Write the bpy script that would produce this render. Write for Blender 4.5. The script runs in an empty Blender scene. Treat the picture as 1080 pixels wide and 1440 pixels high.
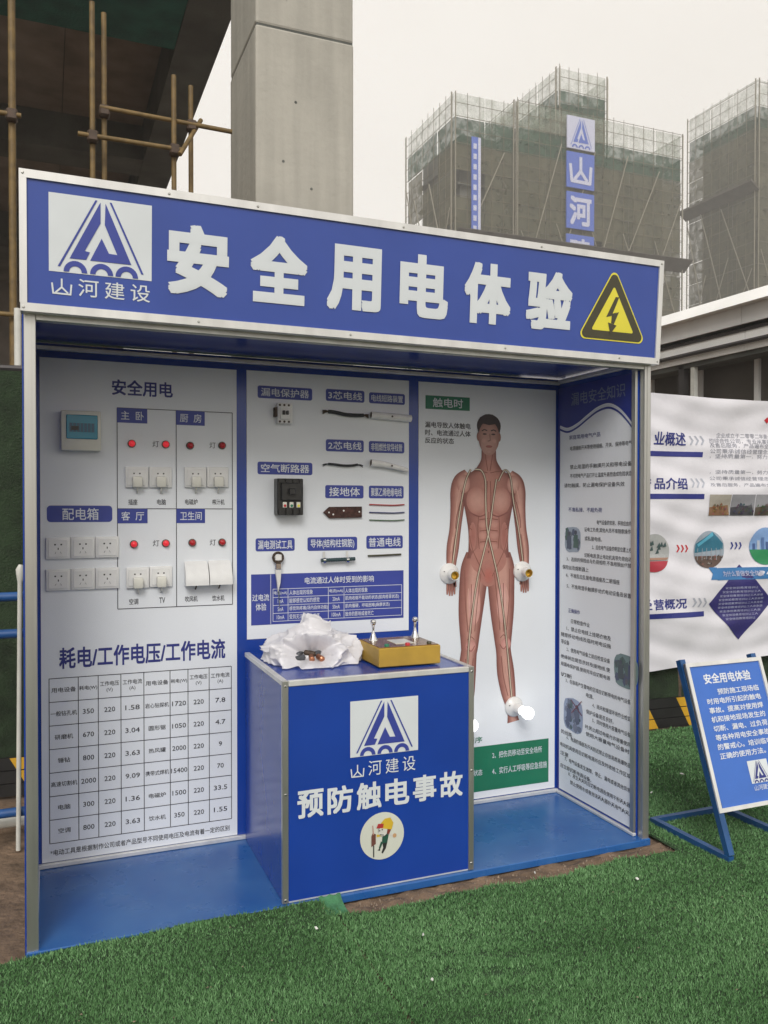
import bpy, bmesh, math, random
import numpy as np
from mathutils import Vector, Matrix
random.seed(7)
rng = np.random.default_rng(7)
SC = bpy.context.scene
COL = SC.collection

# ------------------------------------------------------------ camera
CAM = Vector((.071, -2.8986, 1.5))
yaw, pit, roll, FPX = .3868, .0137, .0007, 1161.27
fw = Vector((math.sin(yaw)*math.cos(pit), math.cos(yaw)*math.cos(pit), -math.sin(pit)))
rt = Vector((math.cos(yaw), -math.sin(yaw), 0)); up = rt.cross(fw)
r2 = rt*math.cos(roll)+up*math.sin(roll); u2 = up*math.cos(roll)-rt*math.sin(roll)
cd = bpy.data.cameras.new('camera'); cam = bpy.data.objects.new('camera', cd); COL.objects.link(cam)
cam.matrix_world = Matrix(((r2.x, u2.x, -fw.x, CAM.x), (r2.y, u2.y, -fw.y, CAM.y), (r2.z, u2.z, -fw.z, CAM.z), (0, 0, 0, 1)))
cd.sensor_fit = 'VERTICAL'; cd.sensor_height = 36; cd.lens = FPX/1440*36
cd.clip_end = 2000; cd.clip_start = .05
SC.camera = cam

# ------------------------------------------------------------ world: overcast daylight
SUN_EL, SUN_AZ = math.radians(38), math.radians(203)   # azimuth clockwise from +Y
w = bpy.data.worlds.new('World'); SC.world = w; w.use_nodes = True
nt = w.node_tree; bg = nt.nodes['Background']
sky = nt.nodes.new('ShaderNodeTexSky'); sky.sky_type = 'NISHITA'; sky.sun_disc = False
sky.sun_elevation = SUN_EL; sky.sun_rotation = SUN_AZ; sky.air_density = .6; sky.dust_density = 6; sky.ozone_density = .5
mx = nt.nodes.new('ShaderNodeMix'); mx.data_type = 'RGBA'; mx.inputs[0].default_value = .93
tc = nt.nodes.new('ShaderNodeTexCoord'); cn = nt.nodes.new('ShaderNodeTexNoise'); cn.inputs['Scale'].default_value = 2.4; cn.inputs['Detail'].default_value = 3
cr = nt.nodes.new('ShaderNodeValToRGB'); cr.color_ramp.elements[0].position = .3; cr.color_ramp.elements[1].position = .72
cr.color_ramp.elements[0].color = (10.7, 10.15, 9.4, 1); cr.color_ramp.elements[1].color = (11.9, 11.4, 10.7, 1)
nt.links.new(tc.outputs['Generated'], cn.inputs['Vector']); nt.links.new(cn.outputs['Fac'], cr.inputs['Fac'])
nt.links.new(sky.outputs[0], mx.inputs[6]); nt.links.new(cr.outputs[0], mx.inputs[7])
nt.links.new(mx.outputs[2], bg.inputs['Color']); bg.inputs['Strength'].default_value = .1
sl = bpy.data.lights.new('sun', 'SUN'); sl.energy = 2.0; sl.angle = math.radians(25); sl.color = (1, .98, .96)
so = bpy.data.objects.new('sun', sl); COL.objects.link(so)
sd = Vector((math.sin(SUN_AZ)*math.cos(SUN_EL), math.cos(SUN_AZ)*math.cos(SUN_EL), math.sin(SUN_EL)))
so.rotation_euler = sd.to_track_quat('Z', 'Y').to_euler(); so.location = (0, -20, 60)
vs = SC.view_settings; vs.view_transform = 'Standard'; vs.look = 'None'; vs.gamma = 1; vs.exposure = 0; vs.use_curve_mapping = False
SC.cycles.max_bounces = 8; SC.cycles.transparent_max_bounces = 16; SC.cycles.volume_bounces = 0
SC.cycles.sample_clamp_indirect = 4

# ------------------------------------------------------------ materials
def mat(name, col, rough=.6, metal=0., var=.12, vscale=6., bump=0., bscale=40., spec=.5, col2=None, detail=6, trans=0., emit=None, estr=0, alpha=None, rvar=.0, coat=0, smear=False):
    m = bpy.data.materials.new(name); m.use_nodes = True
    n = m.node_tree.nodes; l = m.node_tree.links; b = n['Principled BSDF']
    b.inputs['Roughness'].default_value = rough; b.inputs['Metallic'].default_value = metal
    b.inputs['Specular IOR Level'].default_value = spec; b.inputs['Coat Weight'].default_value = coat
    tcn = n.new('ShaderNodeTexCoord'); nz = n.new('ShaderNodeTexNoise'); nz.inputs['Scale'].default_value = vscale; nz.inputs['Detail'].default_value = detail
    src = tcn.outputs['Object']
    if smear:
        mp = n.new('ShaderNodeMapping'); mp.inputs['Scale'].default_value = (1, 1, .12); l.new(src, mp.inputs[0]); src = mp.outputs[0]
    l.new(src, nz.inputs['Vector'])
    rmp = n.new('ShaderNodeValToRGB'); rmp.color_ramp.elements[0].position = .32; rmp.color_ramp.elements[1].position = .68
    c2 = col2 or tuple(min(1, c*(1+var)) for c in col); c1 = tuple(c*(1-var) for c in col)
    rmp.color_ramp.elements[0].color = (*c1, 1); rmp.color_ramp.elements[1].color = (*c2, 1)
    l.new(nz.outputs['Fac'], rmp.inputs[0]); l.new(rmp.outputs[0], b.inputs['Base Color'])
    if rvar:
        mr = n.new('ShaderNodeMapRange'); mr.inputs[3].default_value = max(0, rough-rvar); mr.inputs[4].default_value = rough+rvar
        n2 = n.new('ShaderNodeTexNoise'); n2.inputs['Scale'].default_value = vscale*1.7; n2.inputs['Detail'].default_value = 8; l.new(src, n2.inputs['Vector'])
        l.new(n2.outputs['Fac'], mr.inputs[0]); l.new(mr.outputs[0], b.inputs['Roughness'])
    if bump:
        nb = n.new('ShaderNodeTexNoise'); nb.inputs['Scale'].default_value = bscale; nb.inputs['Detail'].default_value = 6
        l.new(tcn.outputs['Object'], nb.inputs['Vector'])
        bn = n.new('ShaderNodeBump'); bn.inputs['Strength'].default_value = bump; bn.inputs['Distance'].default_value = .02
        l.new(nb.outputs['Fac'], bn.inputs['Height']); l.new(bn.outputs[0], b.inputs['Normal'])
    if trans: b.inputs['Transmission Weight'].default_value = trans
    if emit: b.inputs['Emission Color'].default_value = (*emit, 1); b.inputs['Emission Strength'].default_value = estr
    if alpha is not None: b.inputs['Alpha'].default_value = alpha
    return m
M = {}
M['fascia'] = mat('blue_fascia', (.030, .068, .32), .34, var=.06, vscale=3, rvar=.08, bump=.05, bscale=3)
M['blue'] = mat('blue_panel', (.010, .05, .31), .22, var=.08, vscale=3, rvar=.08, bump=.04, bscale=3)
M['bluefloor'] = mat('blue_floor', (.010, .095, .34), .3, var=.1, vscale=5, col2=(.03, .13, .36), rvar=.16, bump=.05, bscale=3)
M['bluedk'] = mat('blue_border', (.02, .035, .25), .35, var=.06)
M['print'] = mat('white_print', (.76, .79, .82), .42, var=.035, vscale=2, rvar=.08, bump=.04, bscale=4)
M['vinyl'] = mat('white_vinyl_letters', (.64, .68, .70), .45, var=.03)
M['ink'] = mat('navy_ink', (.022, .03, .2), .5, var=.1)
M['black'] = mat('black_ink', (.025, .025, .035), .5, var=.1)
M['tabblue'] = mat('tab_blue', (.035, .055, .3), .45, var=.08)
M['wtext'] = mat('white_text', (.68, .71, .75), .5, var=.03)
M['gtext'] = mat('faded_title_text', (.2, .24, .36), .5, var=.05)
M['green'] = mat('green_print', (.01, .17, .085), .45, var=.08)
M['alu'] = mat('aluminium_trim', (.72, .72, .70), .4, metal=.45, var=.1, vscale=14, rvar=.12, smear=True)
M['alud'] = mat('aluminium_post', (.5, .5, .47), .33, metal=.8, var=.14, vscale=10, rvar=.12, smear=True)
M['steel'] = mat('polished_steel', (.75, .75, .74), .12, metal=1, var=.04)
M['plastic'] = mat('white_plastic', (.76, .76, .74), .3, var=.04, vscale=20)
M['plasticy'] = mat('ivory_plastic', (.7, .69, .61), .32, var=.05, vscale=20)
M['porcelain'] = mat('white_porcelain', (.78, .77, .74), .22, var=.06, vscale=20)
M['hole'] = mat('slot_black', (.01, .01, .01), .6)
M['teal'] = mat('teal_window', (.015, .25, .36), .25, var=.15)
M['blackp'] = mat('black_plastic', (.018, .018, .017), .35, var=.25, vscale=30)
M['rubber'] = mat('black_rubber', (.015, .016, .02), .5)
M['red'] = mat('red_lens', (.45, .015, .02), .2, var=.1)
M['redlit'] = mat('red_lens_lit', (.6, .02, .03), .2, emit=(1, .04, .06), estr=.35)
M['redink'] = mat('red_ink', (.5, .02, .03), .4)
M['yellow'] = mat('yellow_vinyl', (.74, .66, .05), .4, var=.05)
M['brownblk'] = mat('triangle_dark', (.05, .045, .02), .4)
M['rust'] = mat('rusty_plate', (.06, .025, .018), .8, var=.5, vscale=60, bump=.4, bscale=150)
M['wire_g'] = mat('green_wire', (.1, .16, .09), .4); M['wire_b'] = mat('blue_wire', (.03, .035, .13), .4); M['wire_r'] = mat('red_wire', (.4, .02, .02), .4)
M['copper'] = mat('copper', (.42, .18, .1), .35, metal=.9); M['brass'] = mat('brass', (.62, .42, .08), .35, metal=.8)
M['boxy'] = mat('ochre_box', (.42, .26, .035), .5, var=.12, vscale=12, rvar=.1)
M['boxtop'] = mat('box_top', (.2, .1, .03), .25, var=.25, vscale=10)
M['bulb'] = mat('lit_bulb', (.9, .9, .9), .3, emit=(1, 1, .97), estr=4)
M['dkgrey'] = mat('dark_grey_casing', (.06, .065, .075), .35, var=.3, vscale=40)
M['soil'] = mat('soil', (.17, .115, .075), .95, var=.4, vscale=7, bump=.8, bscale=30)
M['turfback'] = mat('turf_backing', (.02, .05, .016), .95, var=.3, vscale=20, bump=.5, bscale=80)
M['scrap'] = mat('paper_scrap', (.7, .7, .66), .6)
M['easelblue'] = mat('easel_blue_steel', (.012, .07, .2), .4, var=.15, vscale=12, rvar=.1)
M['sheet'] = mat('easel_sheet_blue', (.04, .14, .5), .4, var=.06, rvar=.08)
M['railblue'] = mat('rail_blue', (.012, .08, .26), .45, var=.2, vscale=10)
M['whitepipe'] = mat('white_pipe', (.6, .6, .55), .45, var=.15, vscale=8)
M['netgreen'] = mat('dark_green_netting', (.018, .034, .014), .95, var=.4, vscale=9, bump=.6, bscale=90)
M['kick_b'] = mat('kickboard_black', (.012, .012, .012), .5, var=.3); M['kick_y'] = mat('kickboard_yellow', (.6, .34, .02), .5, var=.12)
M['tube'] = mat('yellow_scaffold_tube', (.15, .095, .028), .6, var=.3, vscale=14)
M['coupler'] = mat('scaffold_coupler', (.07, .045, .03), .6, metal=.3, var=.3, vscale=20)
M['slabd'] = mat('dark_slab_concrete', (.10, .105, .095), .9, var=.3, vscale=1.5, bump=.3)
M['teald'] = mat('dark_teal_netting', (.02, .11, .09), .95, var=.3, vscale=3, bump=.4)
M['ply'] = mat('plywood_formwork', (.22, .185, .155), .85, var=.25, vscale=2)
M['shedw'] = mat('shed_white_cladding', (.92, .92, .9), .5, var=.05, vscale=1.5); M['shedg'] = mat('shed_grey_cladding', (.74, .74, .73), .55, var=.08, vscale=1.5, smear=True)
M['shedd'] = mat('shed_dark_glass', (.085, .075, .065), .3, var=.2, vscale=1.2); M['dkmetal'] = mat('dark_metal', (.05, .045, .045), .5, metal=.3)
M['tconc'] = mat('tower_concrete', (.16, .16, .14), .9, var=.2, vscale=.3)

def column_mat():
    m = mat('column_concrete', (.40, .385, .335), .85, var=.12, vscale=1.1, bump=.25, bscale=14, rvar=.1)
    n = m.node_tree.nodes; l = m.node_tree.links; b = n['Principled BSDF']
    rmp = [x for x in n if x.type == 'VALTORGB'][0]
    tcn = n.new('ShaderNodeTexCoord'); mp = n.new('ShaderNodeMapping'); mp.inputs['Scale'].default_value = (9, 9, .5)
    nz = n.new('ShaderNodeTexNoise'); nz.inputs['Scale'].default_value = 1.0; nz.inputs['Detail'].default_value = 8
    l.new(tcn.outputs['Object'], mp.inputs[0]); l.new(mp.outputs[0], nz.inputs['Vector'])
    mr = n.new('ShaderNodeMapRange'); mr.inputs[1].default_value = .35; mr.inputs[2].default_value = .75; mr.inputs[3].default_value = .86; mr.inputs[4].default_value = 1.05
    l.new(nz.outputs['Fac'], mr.inputs[0])
    v = n.new('ShaderNodeTexVoronoi'); v.inputs['Scale'].default_value = 5; l.new(tcn.outputs['Object'], v.inputs['Vector'])
    m2 = n.new('ShaderNodeMapRange'); m2.inputs[1].default_value = .02; m2.inputs[2].default_value = .05; m2.inputs[3].default_value = .55; m2.inputs[4].default_value = 1
    l.new(v.outputs['Distance'], m2.inputs[0])
    mm = n.new('ShaderNodeMath'); mm.operation = 'MULTIPLY'; l.new(mr.outputs[0], mm.inputs[0]); l.new(m2.outputs[0], mm.inputs[1])
    mxn = n.new('ShaderNodeMix'); mxn.data_type = 'RGBA'; mxn.blend_type = 'MULTIPLY'; mxn.inputs[0].default_value = 1
    l.new(rmp.outputs[0], mxn.inputs[6]); l.new(mm.outputs[0], mxn.inputs[7]); l.new(mxn.outputs[2], b.inputs['Base Color'])
    return m
M['column'] = column_mat()

def net_mat(name, c1, c2, alpha, rx=1.):
    """weathered safety netting: uneven colour, partly see-through weave"""
    m = bpy.data.materials.new(name); m.use_nodes = True
    n = m.node_tree.nodes; l = m.node_tree.links; b = n['Principled BSDF']; b.inputs['Roughness'].default_value = .95; b.inputs['Specular IOR Level'].default_value = .1
    t = n.new('ShaderNodeTexCoord'); mp = n.new('ShaderNodeMapping'); mp.inputs['Scale'].default_value = (1, 1, .35)
    l.new(t.outputs['Object'], mp.inputs[0])
    nz = n.new('ShaderNodeTexNoise'); nz.inputs['Scale'].default_value = .35; nz.inputs['Detail'].default_value = 9; nz.inputs['Roughness'].default_value = .7
    l.new(mp.outputs[0], nz.inputs['Vector'])
    r = n.new('ShaderNodeValToRGB'); r.color_ramp.elements[0].position = .35; r.color_ramp.elements[1].position = .66
    r.color_ramp.elements[0].color = (*c1, 1); r.color_ramp.elements[1].color = (*c2, 1)
    l.new(nz.outputs['Fac'], r.inputs[0]); l.new(r.outputs[0], b.inputs['Base Color'])
    n3 = n.new('ShaderNodeTexNoise'); n3.inputs['Scale'].default_value = 1.3; n3.inputs['Detail'].default_value = 5; l.new(t.outputs['Object'], n3.inputs['Vector'])
    mr = n.new('ShaderNodeMapRange'); mr.inputs[1].default_value = .35; mr.inputs[2].default_value = .65
    mr.inputs[3].default_value = alpha-.14; mr.inputs[4].default_value = min(1, alpha+.14); l.new(n3.outputs['Fac'], mr.inputs[0])
    l.new(mr.outputs[0], b.inputs['Alpha'])
    return m
M['netA'] = net_mat('brown_green_netting', (.065, .068, .044), (.125, .118, .078), .9)
M['netG'] = net_mat('green_netting', (.025, .055, .036), (.05, .10, .065), .85)
M['netL'] = net_mat('pale_netting', (.24, .28, .22), (.34, .38, .31), .45)
M['tpole'] = mat('distant_scaffold_tube', (.11, .09, .05), .7, var=.3, vscale=.5)
M['tdark'] = mat('tower_platform_dark', (.06, .05, .04), .9, var=.3, vscale=1)
M['tpale'] = mat('pale_tower_tube', (.24, .22, .17), .7)

# ------------------------------------------------------------ mesh helpers
K = .0051
class MB:
    def __init__(s): s.v = []; s.f = []; s.c = []
    def add(s, vs, fs):
        o = len(s.v); s.v += [tuple(p) for p in vs]; s.f += [tuple(i+o for i in f) for f in fs]; return s
    def box(s, x0, x1, y0, y1, z0, z1, bev=0., seg=1):
        if bev:
            bm = bmesh.new(); bmesh.ops.create_cube(bm, size=1)
            for q in bm.verts:
                q.co = Vector(((x0+x1)/2+q.co.x*(x1-x0), (y0+y1)/2+q.co.y*(y1-y0), (z0+z1)/2+q.co.z*(z1-z0)))
            bmesh.ops.bevel(bm, geom=list(bm.edges), offset=bev, segments=seg, affect='EDGES', profile=.5)
            s.bm(bm); return s
        v = [(x, y, z) for z in (z0, z1) for y in (y0, y1) for x in (x0, x1)]
        return s.add(v, [(0, 2, 3, 1), (4, 5, 7, 6), (0, 1, 5, 4), (1, 3, 7, 5), (3, 2, 6, 7), (2, 0, 4, 6)])
    def bm(s, bm):
        bm.verts.index_update(); s.add([q.co[:] for q in bm.verts], [tuple(v.index for v in f.verts) for f in bm.faces]); bm.free()
    def tube(s, pts, r, n=10, cap=True):
        pts = [Vector(p) for p in pts]; k = len(pts); rs = r if isinstance(r, (list, tuple)) else [r]*k
        o = []; ref = None
        for i, p in enumerate(pts):
            d = (pts[min(i+1, k-1)]-pts[max(i-1, 0)]).normalized()
            if ref is None: ref = d.orthogonal().normalized()
            ref = (ref-d*ref.dot(d)).normalized(); b = d.cross(ref)
            for j in range(n):
                a = 2*math.pi*j/n; o.append(p+(ref*math.cos(a)+b*math.sin(a))*rs[i])
        f = [(i*n+j, i*n+(j+1) % n, (i+1)*n+(j+1) % n, (i+1)*n+j) for i in range(k-1) for j in range(n)]
        if cap: f += [tuple(range(n))[::-1], tuple((k-1)*n+j for j in range(n))]
        return s.add(o, f)
    def beam(s, a, b, w=.04, h=None):
        """square bar between two points"""
        a = Vector(a); b = Vector(b); h = h or w; d = (b-a).normalized()
        sx = d.cross(Vector((0, 0, 1)));
        if sx.length < .05: sx = Vector((1, 0, 0))
        sx.normalize(); sz = sx.cross(d).normalized(); v = []
        for p in (a, b):
            for i, j in ((-1, -1), (1, -1), (1, 1), (-1, 1)): v.append(p+sx*w/2*i+sz*h/2*j)
        return s.add(v, [(0, 3, 2, 1), (4, 5, 6, 7), (0, 1, 5, 4), (1, 2, 6, 5), (2, 3, 7, 6), (3, 0, 4, 7)])
    def lathe(s, prof, c, axis=(0, -1, 0), n=24):
        """profile (radius, height) turned about axis through c"""
        ax = Vector(axis).normalized(); e = ax.orthogonal().normalized(); g = ax.cross(e); c = Vector(c); v = []
        for r, h in prof:
            for j in range(n):
                a = 2*math.pi*j/n; v.append(c+ax*h+(e*math.cos(a)+g*math.sin(a))*max(r, 1e-5))
        f = [(i*n+j, i*n+(j+1) % n, (i+1)*n+(j+1) % n, (i+1)*n+j) for i in range(len(prof)-1) for j in range(n)]
        return s.add(v, f)
ORG = {}
def tag(o, label=None, cat=None, group=None, kind=None):
    if label: o['label'] = label
    if cat: o['category'] = cat
    if group: o['group'] = group
    if kind: o['kind'] = kind
    return o
def empty(name, loc, label=None, cat=None, group=None):
    o = bpy.data.objects.new(name, None); COL.objects.link(o); o.location = loc; o.empty_display_size = .05
    ORG[o.name] = Vector(loc); return tag(o, label, cat, group)
def ob(name, mb, m, parent=None, skew=False, smooth=False, origin=None):
    me = bpy.data.meshes.new(name)
    v = np.array(mb.v, dtype=np.float64).reshape(-1, 3)
    if skew: v[:, 2] -= K*(v[:, 0]-1.25)
    if parent is not None: org = ORG[parent.name]
    elif origin is not None: org = Vector(origin)
    else:
        lo, hi = v.min(0), v.max(0); org = Vector(((lo[0]+hi[0])/2, (lo[1]+hi[1])/2, lo[2]))
    v = v-np.array(org)
    me.from_pydata(v.tolist(), [], mb.f); me.update()
    ms = m if isinstance(m, (list, tuple)) else [m]
    for q in ms: me.materials.append(q)
    if smooth:
        me.polygons.foreach_set('use_smooth', [True]*len(me.polygons)); me.set_sharp_from_angle(angle=math.radians(40))
    o = bpy.data.objects.new(name, me); COL.objects.link(o)
    ORG[o.name] = org
    if parent is not None: o.parent = parent
    else: o.location = org
    return o
def fixn(mb):
    bm = bmesh.new(); vs_ = [bm.verts.new(p) for p in mb.v]
    for f in mb.f:
        try: bm.faces.new([vs_[i] for i in f])
        except ValueError: pass
    bmesh.ops.recalc_face_normals(bm, faces=bm.faces); m2 = MB(); m2.bm(bm); return m2
def copy_tree(o, parent=None):
    c = o.copy(); COL.objects.link(c); c.parent = parent; ORG[c.name] = ORG.get(o.name, Vector((0, 0, 0)))
    for ch in list(o.children): copy_tree(ch, c)
    return c
def skz(x, z): return z-K*(x-1.25)

# ------------------------------------------------------------ flat print helpers: a plane maps (u, v, off) -> world
D = .6404
def P_back(u, v, o=0): return (u, D-o, v)
def P_front(u, v, o=0): return (u, -o, v)
XS = 2.462
def P_side(u, v, o=0): return (XS-o, D-u, v)
def P_sign(u, v, o=0): return (u, -.041-.026*(v-2.105)/.42-o, v)
_tcache = {}
def glyphs(body, bold=0.0, res=2):
    key = (body, bold, res)
    if key in _tcache: return _tcache[key]
    c = bpy.data.curves.new('t', 'FONT'); c.body = body; c.size = 1; c.resolution_u = res; c.offset = bold; c.fill_mode = 'BOTH'
    o = bpy.data.objects.new('t', c); COL.objects.link(o)
    dg = bpy.context.evaluated_depsgraph_get(); me = bpy.data.meshes.new_from_object(o.evaluated_get(dg))
    v = np.empty(len(me.vertices)*3); me.vertices.foreach_get('co', v); v = v.reshape(-1, 3)
    f = [tuple(p.vertices) for p in me.polygons]
    bpy.data.objects.remove(o); bpy.data.curves.remove(c); bpy.data.meshes.remove(me)
    _tcache[key] = (v, f); return v, f
def text(mb, body, box, P, bold=.01, off=.0012, res=2, keep=False):
    """fit the words into box (u0, v0, u1, v1); heavier strokes are overprinted passes set a hair apart"""
    v, f = glyphs(body, 0, res)
    if bold > .004 and len(v):
        n = 12 if bold > .03 else (6 if bold > .015 else (4 if res > 1 else 3)); vv, ff = [], []
        rings = ((bold, n), (bold*.5, 6)) if bold > .03 else ((bold, n),)
        c_ = 0
        for rad, m_ in rings:
            for k in range(m_):
                a = 2*math.pi*(k+.5)/m_;
                if bold > .016: q8 = [(1, 1), (1, -1), (-1, 1), (-1, -1), (1, 0), (-1, 0), (0, 1), (0, -1), (.5, 1), (-.5, -1), (1, .5), (-1, -.5)][k % 12]; rr_ = (q8[0]*rad, q8[1]*rad)
                else: rr_ = (rad*math.cos(a), rad*math.sin(a))
                o_ = len(vv)*0+c_*len(v)
                w = v.copy(); w[:, 0] += rr_[0]; w[:, 1] += rr_[1]; w[:, 2] = c_*.00004
                vv.append(w); ff += [tuple(i+o_ for i in q) for q in f]; c_ += 1
        v, f = np.concatenate(vv), ff
    if not len(v): return
    lo = v.min(0); hi = v.max(0); u0, v0, u1, v1 = box
    sx = (u1-u0)/max(hi[0]-lo[0], 1e-6); sy = (v1-v0)/max(hi[1]-lo[1], 1e-6)
    if keep: sx = sy
    cx = (u0+u1)/2 if keep != 'left' else u0+(hi[0]-lo[0])*sx/2
    mb.add([P(cx+(p[0]-(lo[0]+hi[0])/2)*sx, v0+(p[1]-lo[1])*sy, off+p[2]) for p in v], f)
def rect(mb, u0, v0, u1, v1, P, off=.0008, nu=1, nv=1):
    vs_ = [P(u0+(u1-u0)*i/nu, v0+(v1-v0)*j/nv, off) for j in range(nv+1) for i in range(nu+1)]
    mb.add(vs_, [(j*(nu+1)+i, j*(nu+1)+i+1, (j+1)*(nu+1)+i+1, (j+1)*(nu+1)+i) for j in range(nv) for i in range(nu)])
def rrect(mb, u0, v0, u1, v1, r, P, off=.0008):
    pts = []
    for cx, cy, a0 in ((u1-r, v0+r, -90), (u1-r, v1-r, 0), (u0+r, v1-r, 90), (u0+r, v0+r, 180)):
        for k in range(5):
            a = math.radians(a0+k*22.5); pts.append((cx+r*math.cos(a), cy+r*math.sin(a)))
    poly(mb, pts, P, off)
def poly(mb, pts, P, off=.0008):
    if P.__name__ == 'P_b' and max(p[0] for p in pts)-min(p[0] for p in pts) > .045:
        bm = bmesh.new(); bm.faces.new([bm.verts.new((a, b, 0)) for a, b in pts]); bmesh.ops.triangulate(bm, faces=bm.faces)
        for _ in range(5):
            es_ = [e for e in bm.edges if e.calc_length() > .035]
            if not es_: break
            bmesh.ops.subdivide_edges(bm, edges=es_, cuts=1); bmesh.ops.triangulate(bm, faces=bm.faces)
        for q in bm.verts: q.co = P(q.co.x, q.co.y, off+.001)
        mb.bm(bm); return
    if P.__name__ == 'P_b': off += .001
    mb.add([P(a, b, off) for a, b in pts], [tuple(range(len(pts)))])
def disc(mb, cx, cy, r, P, off=.0008, n=40, ry=None): poly(mb, [(cx+r*math.cos(2*math.pi*i/n), cy+(ry or r)*math.sin(2*math.pi*i/n)) for i in range(n)], P, off)
def line(mb, a, b, w, P, off=.0012):
    dx, dy = b[0]-a[0], b[1]-a[1]; L = math.hypot(dx, dy) or 1; nx, ny = -dy/L*w/2, dx/L*w/2
    poly(mb, [(a[0]+nx, a[1]+ny), (a[0]-nx, a[1]-ny), (b[0]-nx, b[1]-ny), (b[0]+nx, b[1]+ny)], P, off)
def pline(mb, pts, w, P, off=.0012):
    for a, b in zip(pts, pts[1:]): line(mb, a, b, w, P, off)
def arc(mb, cx, cy, r0, r1, a0, a1, P, off, n=14):
    v = []
    for i in range(n+1):
        a = math.radians(a0+(a1-a0)*i/n); v += [P(cx+r0*math.cos(a), cy+r0*math.sin(a), off), P(cx+r1*math.cos(a), cy+r1*math.sin(a), off)]
    mb.add(v, [(2*i, 2*i+1, 2*i+3, 2*i+2) for i in range(n)])
def logo(ink, u0, v0, u1, v1, P, off=.002):
    """triangular road-and-mountain emblem over three arches"""
    W, H = u1-u0, v1-v0
    def q(a, b): return (u0+a*W, v0+b*H)
    def pl(pts): poly(ink, [q(*p) for p in pts], P, off)
    pl([(.442, .97), (.462, .97), (.105, .07), (.082, .07)]); pl([(.580, .965), (.600, .965), (.918, .075), (.895, .075)])
    pl([(.492, .95), (.492, .68), (.34, .30), (.39, .29), (.353, .188), (.195, .185), (.475, .91)])
    pl([(.54, .945), (.533, .665), (.655, .295), (.574, .30), (.503, .485), (.392, .185), (.795, .185), (.556, .90)])
    for c in (.25, .503, .75):
        cx, cy = q(c, .012); arc(ink, cx, cy, .060*W, .113*W, 0, 180, P, off, 14)
def shan(mb, box, P, off, w=.085):
    """the mountain character in the firm's drawn hand, with a peak at its foot"""
    a, b, c, d = box; f = lambda x, y: (a+(c-a)*x, b+(d-b)*y); w *= (c-a)
    for k, (p, q_) in enumerate((((.03, .70), (.09, .05)), ((.05, .06), (.95, .04)), ((.97, .68), (.92, .0)), ((.5, 1), (.5, .42)), ((.5, .46), (.20, .10)), ((.5, .46), (.80, .10)))): line(mb, f(*p), f(*q_), w, P, off+k*.0001)
def spline(pts, n=6):
    out = []
    P_ = [pts[0]]+list(pts)+[pts[-1]]
    for i in range(1, len(P_)-2):
        a, b, c, d = [np.array(x, float) for x in P_[i-1:i+3]]
        for k in range(n):
            t = k/n; out.append(tuple(.5*((2*b)+(-a+c)*t+(2*a-5*b+4*c-d)*t*t+(-a+3*b-3*c+d)*t**3)))
    out.append(tuple(float(x) for x in P_[-2])); return out
def vcol_mat(name, rough=.5):
    m = bpy.data.materials.new(name); m.use_nodes = True; n = m.node_tree.nodes
    a = n.new('ShaderNodeAttribute'); a.attribute_name = 'ink'
    nz = n.new('ShaderNodeTexNoise'); nz.inputs['Scale'].default_value = 30; nz.inputs['Detail'].default_value = 6
    mr = n.new('ShaderNodeMapRange'); mr.inputs[3].default_value = .85; mr.inputs[4].default_value = 1.12
    t = n.new('ShaderNodeTexCoord'); m.node_tree.links.new(t.outputs['Object'], nz.inputs['Vector']); m.node_tree.links.new(nz.outputs['Fac'], mr.inputs[0])
    x = n.new('ShaderNodeMix'); x.data_type = 'RGBA'; x.blend_type = 'MULTIPLY'; x.inputs[0].default_value = 1
    m.node_tree.links.new(a.outputs['Color'], x.inputs[6]); m.node_tree.links.new(mr.outputs[0], x.inputs[7])
    m.node_tree.links.new(x.outputs[2], n['Principled BSDF'].inputs['Base Color'])
    n['Principled BSDF'].inputs['Roughness'].default_value = rough; return m
M['picture'] = vcol_mat('printed_picture_ink')
def set_ink(o, cols):
    a = o.data.attributes.new('ink', 'FLOAT_COLOR', 'POINT'); a.data.foreach_set('color', np.array([(*c, 1) for c in cols], dtype=np.float32).ravel())

# ============================================================ GROUND
gb = MB(); gb.add([(-300, -300, -.012), (300, -300, -.012), (300, 300, -.012), (-300, 300, -.012)], [(0, 1, 2, 3)])
tag(ob('ground', gb, M['soil'], origin=(0, 0, -.012)), kind='structure')
# soil bed in front of the booth with small relief
sb = MB(); nx, ny = 90, 10
for j in range(ny+1):
    for i in range(nx+1):
        x = .9+1.75*i/nx; y = -.19+.18*j/ny
        sb.v.append((x, y, -.006+.006*math.sin(x*31)*math.sin(y*57+x*9)+random.uniform(-.0025, .0025)))
for j in range(ny):
    for i in range(nx): sb.f.append((j*(nx+1)+i, j*(nx+1)+i+1, (j+1)*(nx+1)+i+1, (j+1)*(nx+1)+i))
tag(ob('soil_bed', sb, M['soil']), kind='structure')
mbp = MB()
for _ in range(420):
    x = random.uniform(.95, 2.65); y = random.uniform(-.17, -.03); s = random.uniform(.0015, .006)
    a = random.random()*6; p = [(x+s*math.cos(a+k*2.1), y+s*math.sin(a+k*2.1), -.006) for k in range(3)]+[(x, y, -.002+s)]
    mbp.add(p, [(0, 1, 3), (1, 2, 3), (2, 0, 3)])
tag(ob('gravel', mbp, mat('pebbles', (.26, .2, .15), .9, var=.5, vscale=60)), kind='stuff')

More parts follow.
